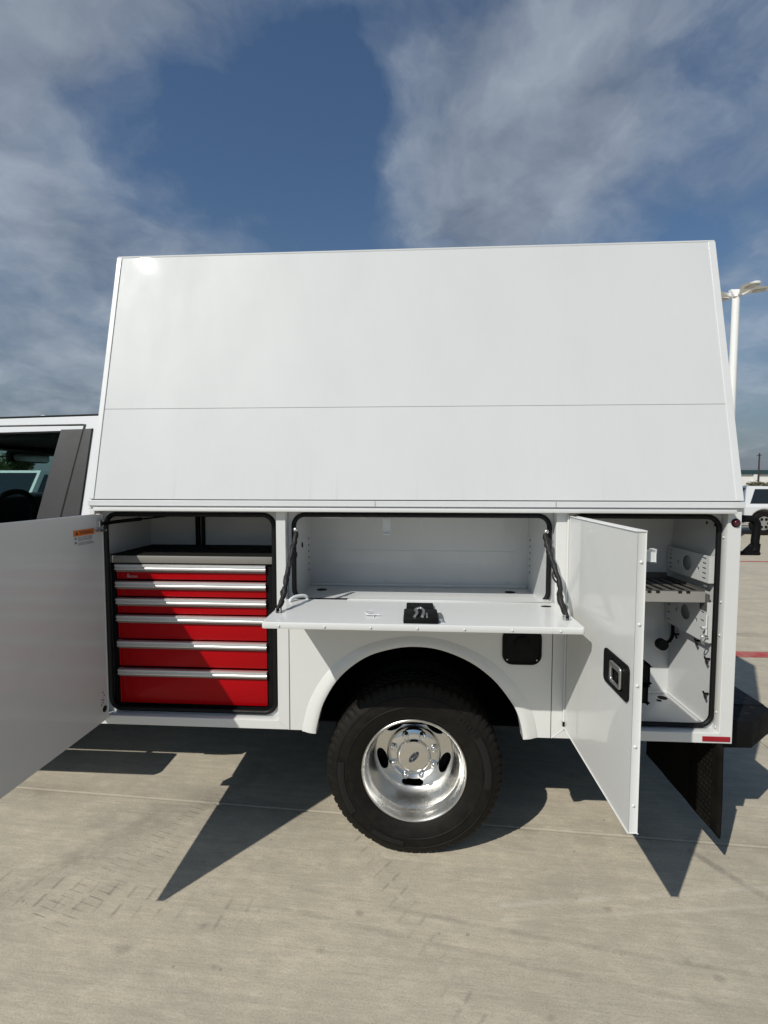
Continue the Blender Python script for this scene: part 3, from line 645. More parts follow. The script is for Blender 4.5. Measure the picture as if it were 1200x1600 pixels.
link('light_block_skirt', B().box(-1.28, 1.43, 2.36, 2.385, .40, .58), 'underbody', T)  # added skirt, keeps far-side light off the ground below
link('transmission', B().box(-2.9, -1.5, 1.0, 1.4, .36, .70, .08), 'underbody', T, 40)
b = B(); rows = []
for i in range(25):
    z = .179+(.572-.179)*i/24; rows.append([(1.400+.002*sin(i*.2)+.0015*sin(j*.9), -.028+.648*j/20, z) for j in range(21)])
b.quadstrip(rows); o_ = link('mud_flap', b, 'mudflap', T, 60)
md = o_.modifiers.new('thick', 'SOLIDIFY'); md.thickness = .008
b = B()
for i in range(15):
    for j in range(8):
        y = .03+j*.022+(i % 2)*.006; z = .19+i*.024
        xx = 1.3985+.002*sin((z-.179)/.393*24*.2); vs = [b.bm.verts.new(p) for p in ((xx-.0075, y, z), (xx-.0075, y+.016, z+.010), (xx-.0075, y+.019, z+.003), (xx-.0075, y+.003, z-.006), )]
        c0 = b.bm.verts.new((xx-.0125, y+.0095, z+.002)) ; 
        for k in range(4): b.bm.faces.new((vs[k], vs[(k+1) % 4], c0))
link('flap_tread', b, 'mudflap', o_)
b = B(); b.box(1.392, 1.412, .0, .62, .555, .572, .002); link('flap_hanger', b, 'black_steel', o_)
o2 = o_.copy(); COL.objects.link(o2); o2.location = o_.location+Vector((0, 1.78, 0))
# bumper: plan outline, near end chamfered
bo = [(1.462, .13), (1.618, .135), (1.78, .27), (1.78, 2.13), (1.618, 2.265), (1.462, 2.27)]
b = B().add(plate(bo, [], .125, .006, 'XY', .5485)); bu = link('rear_bumper', b, 'black_steel', T, 40)
b = B().hull([(1.449, .14, .612), (1.449, .16, .612), (1.449, .14, .86), (1.449, .16, .86), (1.60, .14, .612), (1.60, .16, .612)]) if 0 else B()
b.box(1.452, 1.776, .30, 2.1, .611, .6135); link('step_tread', b, 'black_plastic', bu)
b = B()
for x, y in ((1.56, .20), (1.64, .21), (1.70, .27), (1.66, .30), (1.50, .18)): b.disc((x, y, .6115), .009, 'Z', .003, 14)
link('step_hole', b, 'hole', bu)
b = B(); b.box(1.4475, 1.4515, .02, 2.38, .58, 1.55); rear_ = link('rear_panel', b, 'paint', T)
link('bumper_seal', B().box(1.4475, 1.457, .05, .11, .60, .80, .002), 'black_plastic', bu)
hd = B().tube(spline([(1.45, .15, 1.508), (1.53, .15, 1.509), (1.583, .15, 1.507), (1.603, .15, 1.490), (1.604, .15, 1.45), (1.601, .15, 1.41), (1.603, .15, 1.385), (1.598, .15, 1.368)], 6), [.0155]*12+[.0165]*31, 12)
hd.box(1.452, 1.552, .130, .170, 1.493, 1.525, .006); hd.box(1.452, 1.618, .132, .168, 1.350, 1.366, .006); hd.hull([(1.55, .14, 1.362), (1.55, .16, 1.362), (1.615, .138, 1.362), (1.615, .162, 1.362), (1.588, .138, 1.40), (1.588, .162, 1.40), (1.618, .138, 1.40), (1.618, .162, 1.40)])
link('grab_handle', hd, 'black_plastic', T, 50)

# --- wheels
WX, WZ = .119, .389
def tyre(y0, inner=False, label=None):
    R_ = .3925; n = 264
    prof = [(.222, .055), (.229, .034), (.240, .024), (.262, .012), (.290, .0045), (.2945, .0040), (.2965, .0015), (.3005, .0015), (.3025, .0035), (.318, .0028), (.339, .0075), (.3405, .0055), (.3445, .0065), (.346, .0105), (.357, .016), (.364, .021), (.371, .024), (.384, .034), (R_, .046), (R_, .085), (R_-.008, .088), (R_-.008, .096), (R_, .099), (R_, .120), (R_-.008, .123), (R_-.008, .131), (R_, .134), (R_, .158), (R_-.008, .161), (R_-.008, .169), (R_, .172), (R_, .212), (.380, .226), (.357, .240), (.31, .252), (.26, .246), (.229, .224), (.222, .20)]
    def rm(k, j, r):
        j -= 6
        if j in (9, 10, 11, 12, 23, 24, 25): return r-(.0075 if (k % 4 == 0) else (.0015 if k % 8 == 2 else 0.))*(1 if j in (11, 12, 23, 24) else .8)
        if j in (15, 16, 19, 20): return r-(.006 if ((k+2) % 4 == 0) else 0.)
        return r
    return B().lathe(prof, (WX, y0, WZ), n, rmod=rm)
def wheel(nm, y0, outer=True):
    wb = link(nm, B().lathe([(.2225, .05), (.214, .10), (.205, .17), (.200, .24)], (WX, y0, WZ), 64), 'polished' if outer else 'underbody', T, 60)
    link('tyre', tyre(y0), 'rubber', wb, 30)
    return wb
wh = wheel('rear_wheel', .002); wheel('inner_rear_wheel', .30, False)
RY = .028
b = B().lathe([(.2285, .012), (.2345, .004), (.2350, -.001), (.232, -.004), (.2275, -.003), (.2225, .003), (.2195, .010), (.2140, .024), (.2120, .034), (.2065, .040), (.2045, .055), (.2020, .090), (.2000, .120), (.1955, .146), (.1880, .164), (.1780, .172)], (WX, RY, WZ), 96); link('rim', b, 'polished', wh, 35)
hs = []
for k in range(5):
    a = radians(-20+72*k); hs.append(circ(WX+.156*cos(a), WZ+.156*sin(a), .025, 24, .052, a))
me = plate(circ(WX, WZ, .182, 72), [circ(WX, WZ, .09, 40)]+hs, .010, .002, 'XZ', RY+.175); link('wheel_disc', me, 'polished', wh, 40)
link('brake_drum', B().lathe([(.0, .24), (.185, .24), (.185, .40)], (WX, RY, WZ), 40), 'hole', wh, 40)
b = B().lathe([(.128, .174), (.1275, .158), (.125, .146), (.119, .137), (.106, .131), (.081, .128), (.0785, .126), (.076, .117), (.073, .1135), (.0705, .1130), (.068, .1155), (.045, .1135), (.0, .1125)], (WX, RY, WZ), 72); hc = link('hub_cap', b, 'chrome', wh, 30)
for k in range(8):
    a = radians(22.5+45*k); link('lug_cover', B().lathe([(0, -.020), (.009, -.019), (.0135, -.015), (.016, -.004), (.0185, .008)], (WX+.102*cos(a), RY+.130, WZ+.102*sin(a)), 20), 'chrome', hc, 50)
lg = B().add(plate(circ(WX, WZ, .0320, 36, .0145, radians(48)), [], .003, .0008, 'XZ', RY+.1115)); lo = link('oval_badge', lg, 'logo_blue', hc)
ca, sa = cos(radians(48)), sin(radians(48))
def bp_(u, v):
    u *= 1.38; v *= 1.38; return (WX+u*ca-v*sa, RY+.1097, WZ+u*sa+v*ca)
b = B(); b.tube([bp_(.0205*cos(a), .0085*sin(a)) for a in [k*pi/16 for k in range(32)]], .0005, 5, closed=True)
b.tube([bp_(*p) for p in ((-.014, .001), (-.011, .005), (-.008, .0045), (-.0105, .0), (-.011, -.005), (-.013, -.004))], .0008, 5); b.tube([bp_(*p) for p in ((-.0105, .0), (-.005, .0015), (-.003, -.002), (-.006, -.003), (-.005, .001), (.0, .001), (.001, -.003))], .0008, 5); b.tube([bp_(*p) for p in ((.001, -.003), (.003, .0015), (.006, .0015), (.006, -.003), (.009, -.003), (.012, .0), (.009, .001), (.0135, .005), (.0125, -.003), (.0155, -.002))], .0008, 5)
link('badge_script', b, 'chrome', lo)
# smooth patches on the sidewall
def patch(a0, a1, r0, r1):
    b = B(); rows = []
    for k in range(25):
        a = radians(a0+(a1-a0)*k/24); rows.append([(WX+r*cos(a), .002+d, WZ+r*sin(a)) for r, d in ((r0, .0055), (r0, .0), (r0+.3*(r1-r0), -.0022), (r0+.7*(r1-r0), -.0018), (r1, .001), (r1, .0045))])
    b.quadstrip(rows); return b
for a in ((-10, 32, .308, .338), (172, 215, .308, .338), (235, 262, .31, .332)): link('sidewall_patch', patch(*a), 'rubber_patch', wh, 40)
b = B()
for k in range(6):
    a = radians(36+k*3.4); c = Vector((WX+.323*cos(a), .0015, WZ+.323*sin(a))); t_ = Vector((-sin(a), 0, cos(a))); r_ = Vector((cos(a), 0, sin(a)))
    b.tube([c-r_*.008-t_*.004, c+r_*.008-t_*.004, c+r_*.008+t_*.004], .0018, 5); b.tube([c-t_*.004, c+t_*.004], .0016, 5)
link('sidewall_mark', b, 'rubber_patch', wh)
for (x, y) in ((-3.05, .22), (-3.05, 1.93)):
    f = link('front_wheel', B().lathe([(.2225, .05), (.205, .17), (.200, .24)], (x, y, WZ), 40), 'polished', T, 60)
    me = f.children
    t2 = B().lathe([(.222, .055), (.24, .02), (.31, .0), (.37, .02), (.3925, .05), (.3925, .21), (.36, .24), (.31, .25), (.24, .24), (.222, .2)], (x, y, WZ), 48); link('tyre', t2, 'rubber', f, 40)
    link('wheel_disc', plate(circ(x, WZ, .21, 40), [circ(x+.14*cos(k*pi/4), WZ+.14*sin(k*pi/4), .03, 12) for k in range(8)], .02, 0, 'XZ', y+.06), 'polished', f)
o2 = wh.copy(); COL.objects.link(o2); o2.matrix_parent_inverse = wh.matrix_parent_inverse.copy(); o2.location = (0, 2.4-.25, 0)
for ch in wh.children:
    if ch.name.startswith('tyre'):
        c = ch.copy(); COL.objects.link(c); c.parent = o2

# --- cab
def cy(z): return .20+.19*max(0, z-1.5)
def cabplate(outer, holes, th, off, bev=.002):
    me = plate(outer, holes, th, bev)
    bm = bmesh.new(); bm.from_mesh(me)
    for v in bm.verts: v.co = Vector((v.co.x, cy(v.co.z)+v.co.y+off, v.co.z))
    bm.to_mesh(me); bm.free(); return me
# split long verticals at the belt so the side can break there
shell_up = [(-2.52, 1.965), (-2.3, 1.976), (-1.95, 1.982), (-1.70, 1.988), (-1.40, 1.995), (-1.40, 1.5), (-1.584, 1.5), (-1.5095, 1.950), (-1.53, 1.9525), (-1.95, 1.9475), (-2.3, 1.94), (-2.50, 1.925)]
cs = link('cab', B().add(cabplate(shell_up, [], .03, .012)).add(cabplate([(-1.40, .72), (-1.40, 1.5), (-1.584, 1.5), (-1.618, .9), (-1.62, .70), (-1.50, .70)], [], .03, .012)), 'car_white', T, 40)
door_up = [(-1.5185, 1.9435), (-1.5925, 1.5), (-1.625, .9), (-1.628, .74), (-2.80, .74), (-2.86, 1.46), (-2.50, 1.905), (-2.3, 1.932), (-1.95, 1.9405)]
win = [(-1.635, 1.918), (-1.724, 1.44), (-2.72, 1.44), (-2.44, 1.86), (-2.28, 1.895), (-1.95, 1.911)]
cdoor = link('cab_door', cabplate(door_up, [win], .03, .012), 'car_white', T, 40)
link('window_glass', cabplate([(x, z) for x, z in win], [], .004, .014, 0), 'glass', cdoor)
link('weather_strip', cabplate([(-1.636, 1.919), (-1.95, 1.912), (-2.28, 1.896), (-2.28, 1.888), (-1.95, 1.903), (-1.64, 1.909)], [], .006, -.002, .001), 'black_plastic', cdoor)
link('pillar_trim', cabplate([(-1.6335, 1.925), (-1.5215, 1.9275), (-1.5945, 1.5), (-1.601, 1.40), (-1.735, 1.40), (-1.712, 1.5)], [], .006, -.004, .0015), 'pillar_trim', cdoor, 40)
link('pillar_trim', cabplate([(-1.5135, 1.928), (-1.472, 1.930), (-1.4955, 1.5), (-1.50, 1.40), (-1.593, 1.40), (-1.586, 1.5)], [], .006, -.004, .0015), 'pillar_trim', cs, 40)
link('pillar_edge', cabplate([(-1.4765, 1.928), (-1.4705, 1.930), (-1.494, 1.5), (-1.4985, 1.40), (-1.5045, 1.40), (-1.4995, 1.5)], [], .007, -.005, .001), 'black_plastic', cs, 40)
b = B(); rows = []                                   # roof with crown, dark drip moulding at its edge
for i in range(13):
    t = i/12; y = cy(1.99)+.004+t*(2.4-2*cy(1.99)-.008); zc = .055*sin(pi*t)**.7
    rows.append([(-1.40, y, 1.985+zc), (-1.7, y, 1.984+zc*1.05), (-2.1, y, 1.976+zc), (-2.5, y, 1.958+zc*.8)])
b.quadstrip(rows); link('roof', b, 'car_white', cs, 60)
b = B().tube([(x, cy(z)+.004, z+.004) for x, z in ((-1.40, 1.995), (-1.70, 1.988), (-1.95, 1.982), (-2.3, 1.976), (-2.52, 1.966))], .0065, 8); link('roof_moulding', b, 'black_plastic', cs, 60)
b = B().dome((-1.77, .34, 1.993), .02, .012, (0, 0, 1), 12); link('roof_lamp', b, 'lamp_white', cs, 60)
b = B()
b.add(cabplate(shell_up, [], .03, .012)).add(cabplate([(-1.40, .72), (-1.40, 1.5), (-1.584, 1.5), (-1.62, .70), (-1.50, .70)], [], .03, .012))
b.add(cabplate(door_up, [win], .03, .012))
for v in b.bm.verts: v.co.y = 2.4-v.co.y
link('far_side', b, 'car_white', cs)
b = B().add(cabplate(win, [], .004, .014, 0))
for v in b.bm.verts: v.co.y = 2.4-v.co.y
link('far_window', b, 'glass', cs)
b = B(); b.box(-1.43, -1.405, .235, 2.165, .75, 1.52); b.box(-1.43, -1.405, .30, 2.10, 1.52, 1.98); link('rear_wall', b, 'cabin_dark', cs)
b = B().box(-2.45, -1.43, .30, 2.10, 1.885, 1.945); b.box(-2.52, -2.40, .34, 2.06, 1.865, 1.93); b.box(-2.50, -2.28, .95, 1.45, 1.85, 1.88, .01); link('headliner', b, 'cabin_dark', cs)
b = B().hull([(-2.50, .42, 1.885), (-2.50, .95, 1.885), (-2.30, .42, 1.86), (-2.30, .95, 1.86), (-2.48, .42, 1.87), (-2.48, .95, 1.87)]); link('sun_visor', b, 'cabin_dark', cs)
b = B().tube([(-2.56, 1.2, 1.90), (-2.54, 1.2, 1.845)], .012, 10); b.add(plate(rrect(1.00, 1.34, 1.798, 1.876, .03), [], .05, .012, 'YZ', -2.535)); mr = link('inner_mirror', b, 'black_plastic', cs, 50)
link('mirror_glass', plate(rrect(1.012, 1.328, 1.804, 1.850, .018), [], .002, 0, 'YZ', -2.508), 'headlight', mr)
b = B().box(-3.3, -2.62, .26, 2.14, .9, 1.575, .05); b.box(-2.62, -2.45, .26, 2.14, .9, 1.40, .05); b.hull([(-2.6, .5, 1.36), (-2.6, .9, 1.36), (-2.45, .5, 1.30), (-2.45, .9, 1.30), (-2.6, .5, 1.44), (-2.6, .9, 1.44), (-2.5, .52, 1.42), (-2.5, .88, 1.42)]); link('dashboard', b, 'cabin_dark', cs, 40)
b = B().tube([(-2.28+.06*sin(a), .68+.19*cos(a), 1.43+.18*sin(a)) for a in [k*pi/16 for k in range(32)]], .016, 8, closed=True); link('steering_wheel', b, 'cabin_dark', cs, 60)
for y in (.62, 1.72):
    b = B(); b.box(-1.85, -1.62, y-.24, y+.24, .9, 1.50, .05); b.box(-1.80, -1.68, y-.13, y+.13, 1.52, 1.70, .04); b.box(-2.2, -1.65, y-.25, y+.25, .75, .98, .05)
    link('seat', b, 'cabin_dark', cs, 40)
b = B().box(-2.85, -1.62, 2.10, 2.165, .75, 1.56, .02); b.box(-1.62, -1.43, 2.08, 2.14, .75, 1.90); link('inner_door_card', b, 'cabin_dark', cs)
b = B().box(-2.8, -1.42, .24, 2.16, .70, .76); link('cab_floor', b, 'underbody', cs)
link('rocker', B().box(-2.8, -1.45, .192, .33, .715, .775, .006), 'car_white', cs)
link('floor_pan', B().box(-2.8, -1.40, .31, 2.1, .60, .72), 'underbody', cs)
link('shut_gap', cabplate([(-1.5085, 1.951), (-1.5205, 1.944), (-1.5965, 1.5), (-1.604, 1.40), (-1.590, 1.40), (-1.583, 1.5)], [], .003, -.0035, 0), 'seal', cs)
# running board, rocker, hood and front end
b = B().box(-2.75, -1.66, .145, .352, .475, .525, .018, 3); b.tube([(-2.5, .3, .5), (-2.5, .6, .62)], .02, 8); b.tube([(-1.85, .3, .5), (-1.85, .6, .62)], .02, 8); link('running_board', b, 'black_steel', T, 40)
prof = [(-4.15, .62), (-4.15, 1.22), (-4.0, 1.36), (-2.95, 1.45), (-2.82, 1.45), (-2.82, .72), (-2.55, .72), (-2.55, .66), (-2.62, .62)]
def archcut(x, r): return [(x+r*cos(a), WZ+r*sin(a)) for a in [pi*k/14 for k in range(15)]]
hp = [(-4.15, .66), (-4.15, 1.22), (-4.0, 1.36), (-2.95, 1.45), (-2.82, 1.45), (-2.82, .66)]+[(p[0], max(p[1], .66)) for p in archcut(-3.05, .46) if p[1] > .66 and p[0] < -2.83]
link('front_fender', plate(hp, [], .12, .02, 'XZ', .26), 'car_white', cs, 40)
link('front_fender', plate(hp, [], .12, .02, 'XZ', 2.14), 'car_white', cs, 40)
b = B().hull([(-4.12, .30, .75), (-4.12, 2.1, .75), (-4.12, .30, 1.26), (-4.12, 2.1, 1.26), (-3.95, .30, 1.40), (-3.95, 2.1, 1.40), (-2.85, .30, 1.50), (-2.85, 2.1, 1.50), (-2.85, .30, .75), (-2.85, 2.1, .75)]); link('hood', b, 'car_white', cs)
b = B().hull([(-2.9, .28, 1.47), (-2.9, 2.12, 1.47), (-2.48, .34, 1.955), (-2.48, 2.06, 1.955), (-2.894, .28, 1.466), (-2.894, 2.12, 1.466), (-2.474, .34, 1.951), (-2.474, 2.06, 1.951)]); link('windshield', b, 'glass', cs)
b = B().box(-4.3, -4.1, .2, 2.2, .5, .72, .03); link('front_bumper', b, 'chrome', cs, 40)

# ------------------------------------------------------------------ tool chest
CH = thing('tool_chest', 'red six-drawer steel tool chest with bright drawer pulls, fitted inside the front compartment', 'tool chest', (-.89, .25, .604))
b = B(); b.box(-1.262, -.508, .085, .43, .604, 1.300); b.box(-1.262, -1.240, .062, .086, .604, 1.300); b.box(-.541, -.508, .062, .086, .604, 1.300); b.box(-1.24, -.541, .072, .086, .604, .640, .002)
link('cabinet', b, 'black_steel', CH)
b = B().box(-1.268, -.513, .050, .43, 1.301, 1.3335, .003); b.box(-.5365, -.535, .0494, .052, 1.302, 1.332); wt = link('worktop', b, 'worktop_steel', CH, 40)
link('rubber_mat', B().box(-1.262, -.519, .058, .425, 1.334, 1.338, .001), 'rubber_mat', wt)
rowsz = [(1.296, 1.222), (1.217, 1.143), (1.140, 1.064), (1.061, .946), (.943, .818), (.812, .644)]
for i, (zt, zb) in enumerate(rowsz):
    dr = link('drawer', B().box(-1.237, -.546, .064, .085, zb+.003, zt-.002, .002), 'red_paint', CH, 40)
    b = B()
    pr = [(.064, zt-.001), (.052, zt-.001), (.047, zt-.004), (.046, zt-.011), (.050, zt-.0145), (.0515, zt-.017), (.050, zt-.0195), (.046, zt-.022), (.0465, zt-.0265), (.050, zt-.029), (.056, zt-.029), (.058, zt-.026), (.064, zt-.024)]
    b.quadstrip([[(x, y, z) for y, z in pr] for x in (-1.2385, -.5445)], False, True)
    ys = [[(x, y, z) for y, z in pr] for x in (-1.2385, -.5445)]
    for r in ys: b.bm.faces.new([b.bm.verts.new(p) for p in r])
    link('drawer_pull', b, 'brushed', dr, 40)
    link('pull_lip', B().box(-1.237, -.546, .0560, .0642, zt-.0375, zt-.0285, .001), 'pull_grey', dr)
    if i == 0:
        b = B()
        b.tube(spline([(-1.190, .0628, 1.236), (-1.1855, .0628, 1.234), (-1.1825, .0628, 1.238), (-1.187, .0628, 1.2425), (-1.1855, .0628, 1.2475), (-1.180, .0628, 1.2465)], 4), .0009, 5)
        pts = [(-1.180+k*.0048, .0628, 1.236+(.0045 if k % 2 else 0)) for k in range(9)]; b.tube(spline(pts, 3), .0008, 5); b.tube([(-1.184, .0628, 1.2322), (-1.140, .0628, 1.2338)], .0007, 5)
        link('maker_script', b, 'silver_print', dr)

# ------------------------------------------------------------------ background things
# parking-lot lamp
LP = (8.66, 12.0)
lp = thing('parking_lot_lamp', 'tall white parking lot light pole with four curved lamp heads', 'lamp post', (LP[0], LP[1], 0))
b = B().tube([(LP[0], LP[1], 0), (LP[0], LP[1], 6.60)], [.115, .095], 8); b.lathe([(.2, 0), (.2, .02), (.14, .05), (.11, .07)], (LP[0], LP[1], 0), 20, 'Z'); link('pole', b, 'lamp_white', lp, 50)
link('pole_cap', B().hull([(LP[0]+sx_*.10, LP[1]+sy_*.10, 6.60) for sx_ in (-1, 1) for sy_ in (-1, 1)]+[(LP[0]+sx_*.17, LP[1]+sy_*.05, 6.80) for sx_ in (-1, 1) for sy_ in (-1, 1)]), 'lamp_white', lp)
for k, (a, dz) in enumerate(((radians(-20), .0), (radians(-80), .0), (radians(160), .0), (radians(100), .0))):
    d = Vector((cos(a), sin(a), 0)); e = Vector((-sin(a), cos(a), 0)); b = B(); rows = []
    for i in range(11):
        t = i/10; z = 6.68+dz+.08*sin(min(t*1.5, 1)*pi/2)-.03*max(0, t-.6); wv = .045+.16*sin(pi*min(1, max(0, (t-.12)/.95)))**.8 if t < .98 else .05
        c = Vector((LP[0], LP[1], z))+d*(.10+.60*t); th = .05 if t < .3 else .035
        rows.append([c+e*wv, c+e*wv*.6+Vector((0, 0, .022)), c-e*wv*.6+Vector((0, 0, .022)), c-e*wv, c-e*wv*.8-Vector((0, 0, th)), c+e*wv*.8-Vector((0, 0, th))])
    vv = b.quadstrip(rows, False, True); b.bm.faces.new(vv[0][::-1]); b.bm.faces.new(vv[-1]); hdm = link('lamp_head', b, 'lamp_white', lp, 50)
    b = B(); c = Vector((LP[0], LP[1], 6.70+dz))+d*.50
    rows = [[c+d*u+e*v_+Vector((0, 0, z)) for u, v_ in ((-.14, -.09), (.14, -.09), (.14, .09), (-.14, .09))] for z in (.03, -.012)]
    vv = b.quadstrip(rows, False, True); b.bm.faces.new(vv[1]); b.bm.faces.new(vv[0][::-1]); link('lens', b, 'lamp_lens', hdm)

# cars: built along +X, nose at x=0 facing -X, near side y=0
def car(nm, label, cat, loc, rz, H, pickup=False, sc=1.0):
    t = thing(nm, label, cat, loc, rz=rz)
    Mx = Matrix.Translation(loc) @ Matrix.Rotation(rz, 4, 'Z') @ Matrix.Scale(sc, 4)
    def put(b_, n_, m_, par=t, sm=40):
        if isinstance(b_, B):
            for v in b_.bm.verts: v.co = Mx @ v.co
        else:
            b_.transform(Mx)
        return link(n_, b_, m_, par, sm)
    L_ = 5.4 if pickup else 4.75; Wd = 1.95; fw, rw = .95, (4.45 if pickup else 3.80); r = .38
    zh, zb = .62*H, .60*H
    def arc(x): return [(x+(r+.06)*cos(a), r+(r+.06)*sin(a)) for a in [pi*k/12 for k in range(12, -1, -1)]]
    low = [(.02, .30)]+[p for p in arc(fw) if p[1] > .30]+[p for p in arc(rw) if p[1] > .30]+[(L_, .34), (L_-.02, zb), (3.4, zb+.02), (1.55, zb+.03), (1.35, zh-.02), (.35, zh-.10), (.06, zh-.18), (0, zh-.30)]
    bd = put(plate(low, [], Wd, .05, 'XZ', Wd/2), 'body', 'car_white')
    ce = 3.35 if pickup else L_-.12
    gz0, gz1 = zb-.01, H
    top = [(2.05, gz1-.03), (ce-.22, gz1)] if pickup else [(2.05, gz1-.03), (ce-.45, gz1)]
    pts = []
    for (x, z) in [(1.38, gz0), (ce, gz0)]: pts += [(x, .06, z), (x, Wd-.06, z)]
    for (x, z) in top: pts += [(x, .22, z), (x, Wd-.22, z)]
    put(B().hull(pts), 'cabin', 'car_white', t)
    def lerp(a, b_, t_): return a+(b_-a)*t_
    def sidew(x0, x1, t0=.12, t1=.86, flip=False):
        P = []
        for x, tt in ((x0[0], t0), (x1[0], t0), (x1[1], t1), (x0[1], t1)):
            y = lerp(.06, .22, tt)-.006; P.append((x, Wd-y if flip else y, lerp(gz0, gz1-.01, tt)))
        n_ = (0, .02, 0) if not flip else (0, -.02, 0); b_ = B(); b_.hull(P+[tuple(Vector(p)+Vector(n_)) for p in P]); return b_
    fr = 1.38+.67*.14; 
    for fl_ in (False, True):
        put(sidew((1.62, 2.12), (2.45, 2.45), flip=fl_), 'window', 'car_glass', t); put(sidew((2.55, 2.55), (min(3.3, ce-.12), min(3.3, ce-.28)), flip=fl_), 'window', 'car_glass', t)
        if not pickup: put(sidew((3.42, 3.42), (ce-.42, ce-.62), flip=fl_), 'window', 'car_glass', t)
    b_ = B(); P = []
    for tt in (.08, .92):
        x = lerp(1.38, 2.05, tt)-.012; z = lerp(gz0, gz1-.03, tt)+.008; yy = lerp(.06, .22, tt)+.07; P += [(x, yy, z), (x, Wd-yy, z)]
    b_.hull(P+[(p[0]+.02, p[1], p[2]-.02) for p in P]); put(b_, 'windshield', 'car_glass', t)
    if not pickup:
        b_ = B(); P = []
        for tt in (.12, .90):
            x = lerp(ce, ce-.45, tt)+.010; z = lerp(gz0, gz1, tt); yy = lerp(.06, .22, tt)+.10; P += [(x, yy, z), (x, Wd-yy, z)]
        b_.hull(P+[(p[0]-.02, p[1], p[2]-.02) for p in P]); put(b_, 'rear_window', 'car_glass', t)
        put(B().lathe([(0, .20), (.2, .2), (.34, .19), (.36, .14), (.36, .03), (.2, 0)], (L_-.02, Wd/2, .82), 32, 'X'), 'spare_tyre', 'rubber', t)
    b_ = B().box(-.012, .03, .42, Wd-.42, zh-.42, zh-.22, .01); b_.box(-.012, .03, .2, Wd-.2, .36, .46, .01); put(b_, 'grille', 'black_plastic', t)
    for y in (.05, Wd-.33): put(B().box(-.008, .14, y, y+.28, zh-.36, zh-.22, .02), 'headlight', 'headlight', t)
    put(B().box(.10, .20, -.008, .03, .50, zh-.24, .01), 'side_vent', 'black_plastic', t)
    for y, s_ in ((-.10, -1), (Wd+.10, 1)): put(B().box(1.66, 1.80, y-.09, y+.09, zb+.06, zb+.20, .03), 'door_mirror', 'car_white', t)
    for x in (2.35, 3.2): put(B().box(x-.1, x, -.02, .01, zb-.14, zb-.11, .004), 'door_handle', 'car_white', t)
    for y in (.02, Wd-.15): put(B().box(L_-.10, L_+.012, y-.03, y+.16, zb-.34, zb-.06, .01), 'tail_lamp', 'black_plastic', t)
    for x in (fw, rw):
        for y, fl_ in ((.0, 1), (Wd-.22, -1)):
            wl = put(B().lathe([(.22, .03), (.25, .01), (.33, 0), (r-.01, .03), (r, .05), (r, .19), (r-.02, .22), (.22, .22)], (x, y, r), 36), 'wheel', 'rubber', t)
            yy = y+.03 if fl_ > 0 else y+.19
            put(B().add(plate(circ(x, r, .225, 30), [circ(x+.14*cos(k*2*pi/6), r+.14*sin(k*2*pi/6), .05, 10) for k in range(6)], .02, .003, 'XZ', yy)), 'rim', 'polished', wl)
            put(B().add(plate(circ(x, r, .2, 24), [], .01, 0, 'XZ', yy+fl_*.03)), 'brake', 'hole', wl)
    return t
car('parked_suv', 'white sport utility car parked beyond the red painted lines, tail towards the service truck', 'car', (14.95, 16.15, 0), radians(180), 1.56)
car('parked_pickup', 'white pickup parked beyond the service truck, seen through its cab windows', 'pickup', (-7.95, 6.4, 0), radians(90), 1.95, True)

# building, utility pole, plants
bl = thing('warehouse', 'long low white warehouse with dark teal roof edge, far across the lot', 'building', (95, 100, 0))
b = B().box(63, 130, 100, 130, 0, 3.3); link('wall', b, 'wall_white', bl)
b = B().box(62.7, 130.3, 99.6, 130.4, 3.3, 4.15, .05); link('roof_edge', b, 'roof_dark', bl)
for k in range(9): link('roller_door', B().box(72+k*6.2, 75.4+k*6.2, 99.93, 100.05, 0, 2.7), 'trim_paint', bl)
link('pilaster', B().box(66.6, 67.6, 99.6, 100.1, 0, 3.28), 'wall_white', bl)
UPX, UPY = 62.4, 92
up = thing('utility_pole', 'dark wooden utility pole rising above the warehouse roof', 'utility pole', (UPX, UPY, 0))
link('post', B().tube([(UPX, UPY, 0), (UPX, UPY, 7.0)], [.16, .12], 10), 'wood_pole', up, 50)
link('crossarm', B().box(UPX-.15, UPX+.15, UPY-.5, UPY+.5, 6.55, 6.65), 'wood_pole', up)
def leafcloud(n, rx, ry, rz, size, seedv, lumps=9):
    r = random.Random(seedv); b = B(); cs_ = [(Vector((r.uniform(-.6, .6)*rx, r.uniform(-.6, .6)*ry, r.uniform(-.55, .6)*rz)), r.uniform(.35, .6)) for _ in range(lumps)]
    for k in range(n):
        c, q = r.choice(cs_); d = Vector((r.gauss(0, 1), r.gauss(0, 1), r.gauss(0, 1))).normalized()*(r.random()**.4)
        p = c+Vector((d.x*rx*q, d.y*ry*q, d.z*rz*q)); u = Vector((r.gauss(0, 1), r.gauss(0, 1), r.gauss(0, .6))).normalized(); v = u.orthogonal().normalized(); s = size*r.uniform(.6, 1.3)
        b.bm.faces.new([b.bm.verts.new(p+u*s), b.bm.verts.new(p+v*s*.5), b.bm.verts.new(p-u*s), b.bm.verts.new(p-v*s*.5)])
    me = bpy.data.meshes.new('crown'); b.bm.to_mesh(me); b.bm.free(); return me
crowns = [leafcloud(2200, 2.6, 2.4, 1.9, .22, s_) for s_ in (1, 2, 3)]
tr = random.Random(5)
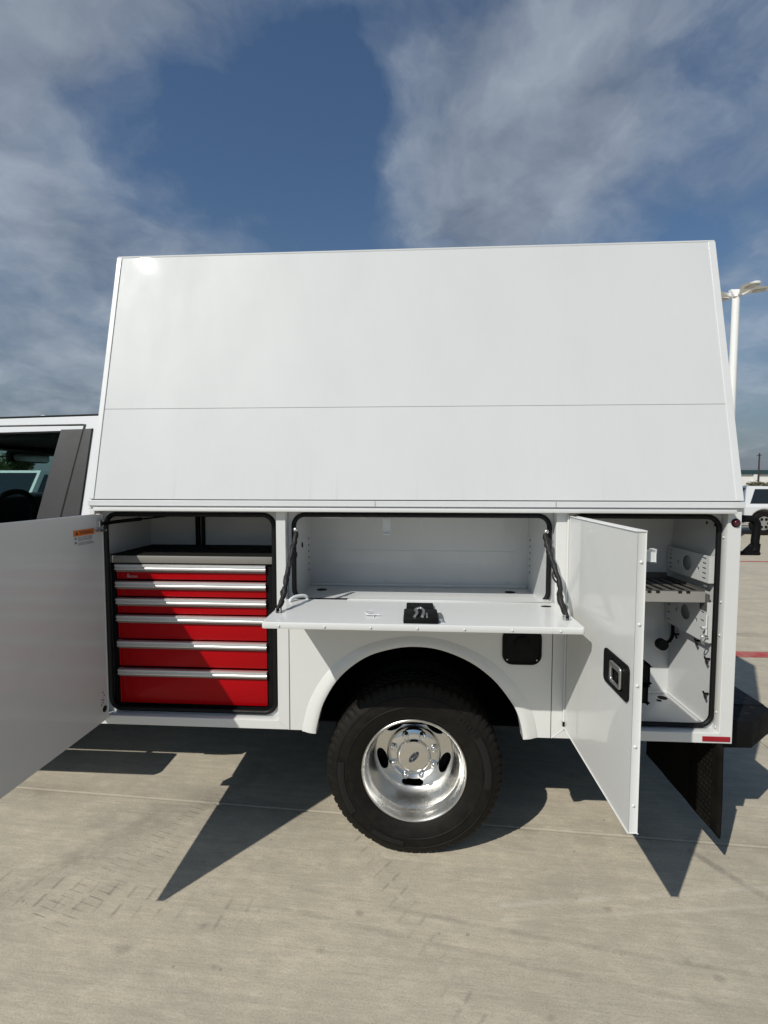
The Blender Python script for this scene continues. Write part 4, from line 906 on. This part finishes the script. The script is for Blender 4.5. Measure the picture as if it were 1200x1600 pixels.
for i in range(14):
    x = -82+i*4.3+tr.uniform(-1, 1); y = 62+tr.uniform(-5, 6); s_ = tr.uniform(.8, 1.15); h = 2.2*s_
    t = thing('tree', 'dark green broadleaf tree in the row beyond the lot, seen through the cab window', 'tree', (x, y, 0), group='trees in the row beyond the lot')
    link('trunk', B().tube(spline([(x, y, 0), (x+.1, y, h*.6), (x-.05, y+.05, h*1.2)], 4), [.2-.012*k for k in range(9)], 8), 'bark', t, 60)
    me = crowns[i % 3]; 
    if not me.materials: me.materials.append(MATS['leaf'])
    o = bpy.data.objects.new('crown', me); COL.objects.link(o); o.parent = t; o.location = (0, 0, h+1.0*s_); o.scale = (s_, s_, s_); o.rotation_euler[2] = tr.uniform(0, 6)
for i, (x, y, s_) in enumerate(((27.2, 38.2, 1.0), (30.2, 38.6, 1.1), (33.4, 38.0, .95))):
    t = thing('shrub', 'olive green clipped shrub in the row behind the white sport utility car', 'shrub', (x, y, 0), group='shrubs behind the parked car')
    me = leafcloud(1500, 1.6, .9, .75, .11, 20+i); me.materials.append(MATS['leaf_dry'])
    o = bpy.data.objects.new('foliage', me); COL.objects.link(o); o.parent = t; o.location = (0, 0, 1.05*s_)
    link('stem', B().tube([(x, y, 0), (x, y, .9)], .06, 8), 'bark', t, 60)
x, y = 29.1, 36.5
t = thing('palm', 'small spiky palm standing in front of the olive shrubs', 'palm', (x, y, 0))
link('trunk', B().tube([(x, y, 0), (x, y, 1.75)], [.12, .09], 8), 'bark', t, 60)
r = random.Random(2); b = B()
for k in range(34):
    a = r.uniform(0, 2*pi); el = r.uniform(-.5, 1.3); ln = r.uniform(.4, .6); d = Vector((cos(a)*cos(el), sin(a)*cos(el), sin(el))); e = d.cross(Vector((0, 0, 1))).normalized()*.035
    p = Vector((x, y, 1.8)); m_ = p+d*ln*.6; q = p+d*ln-Vector((0, 0, .10)); b.bm.faces.new([b.bm.verts.new(v) for v in (p-e*.4, m_-e, q, m_+e, p+e*.4)])
link('fronds', b, 'leaf', t)

S.render.engine = 'CYCLES'
S.cycles.max_bounces = 10; S.cycles.transparent_max_bounces = 12
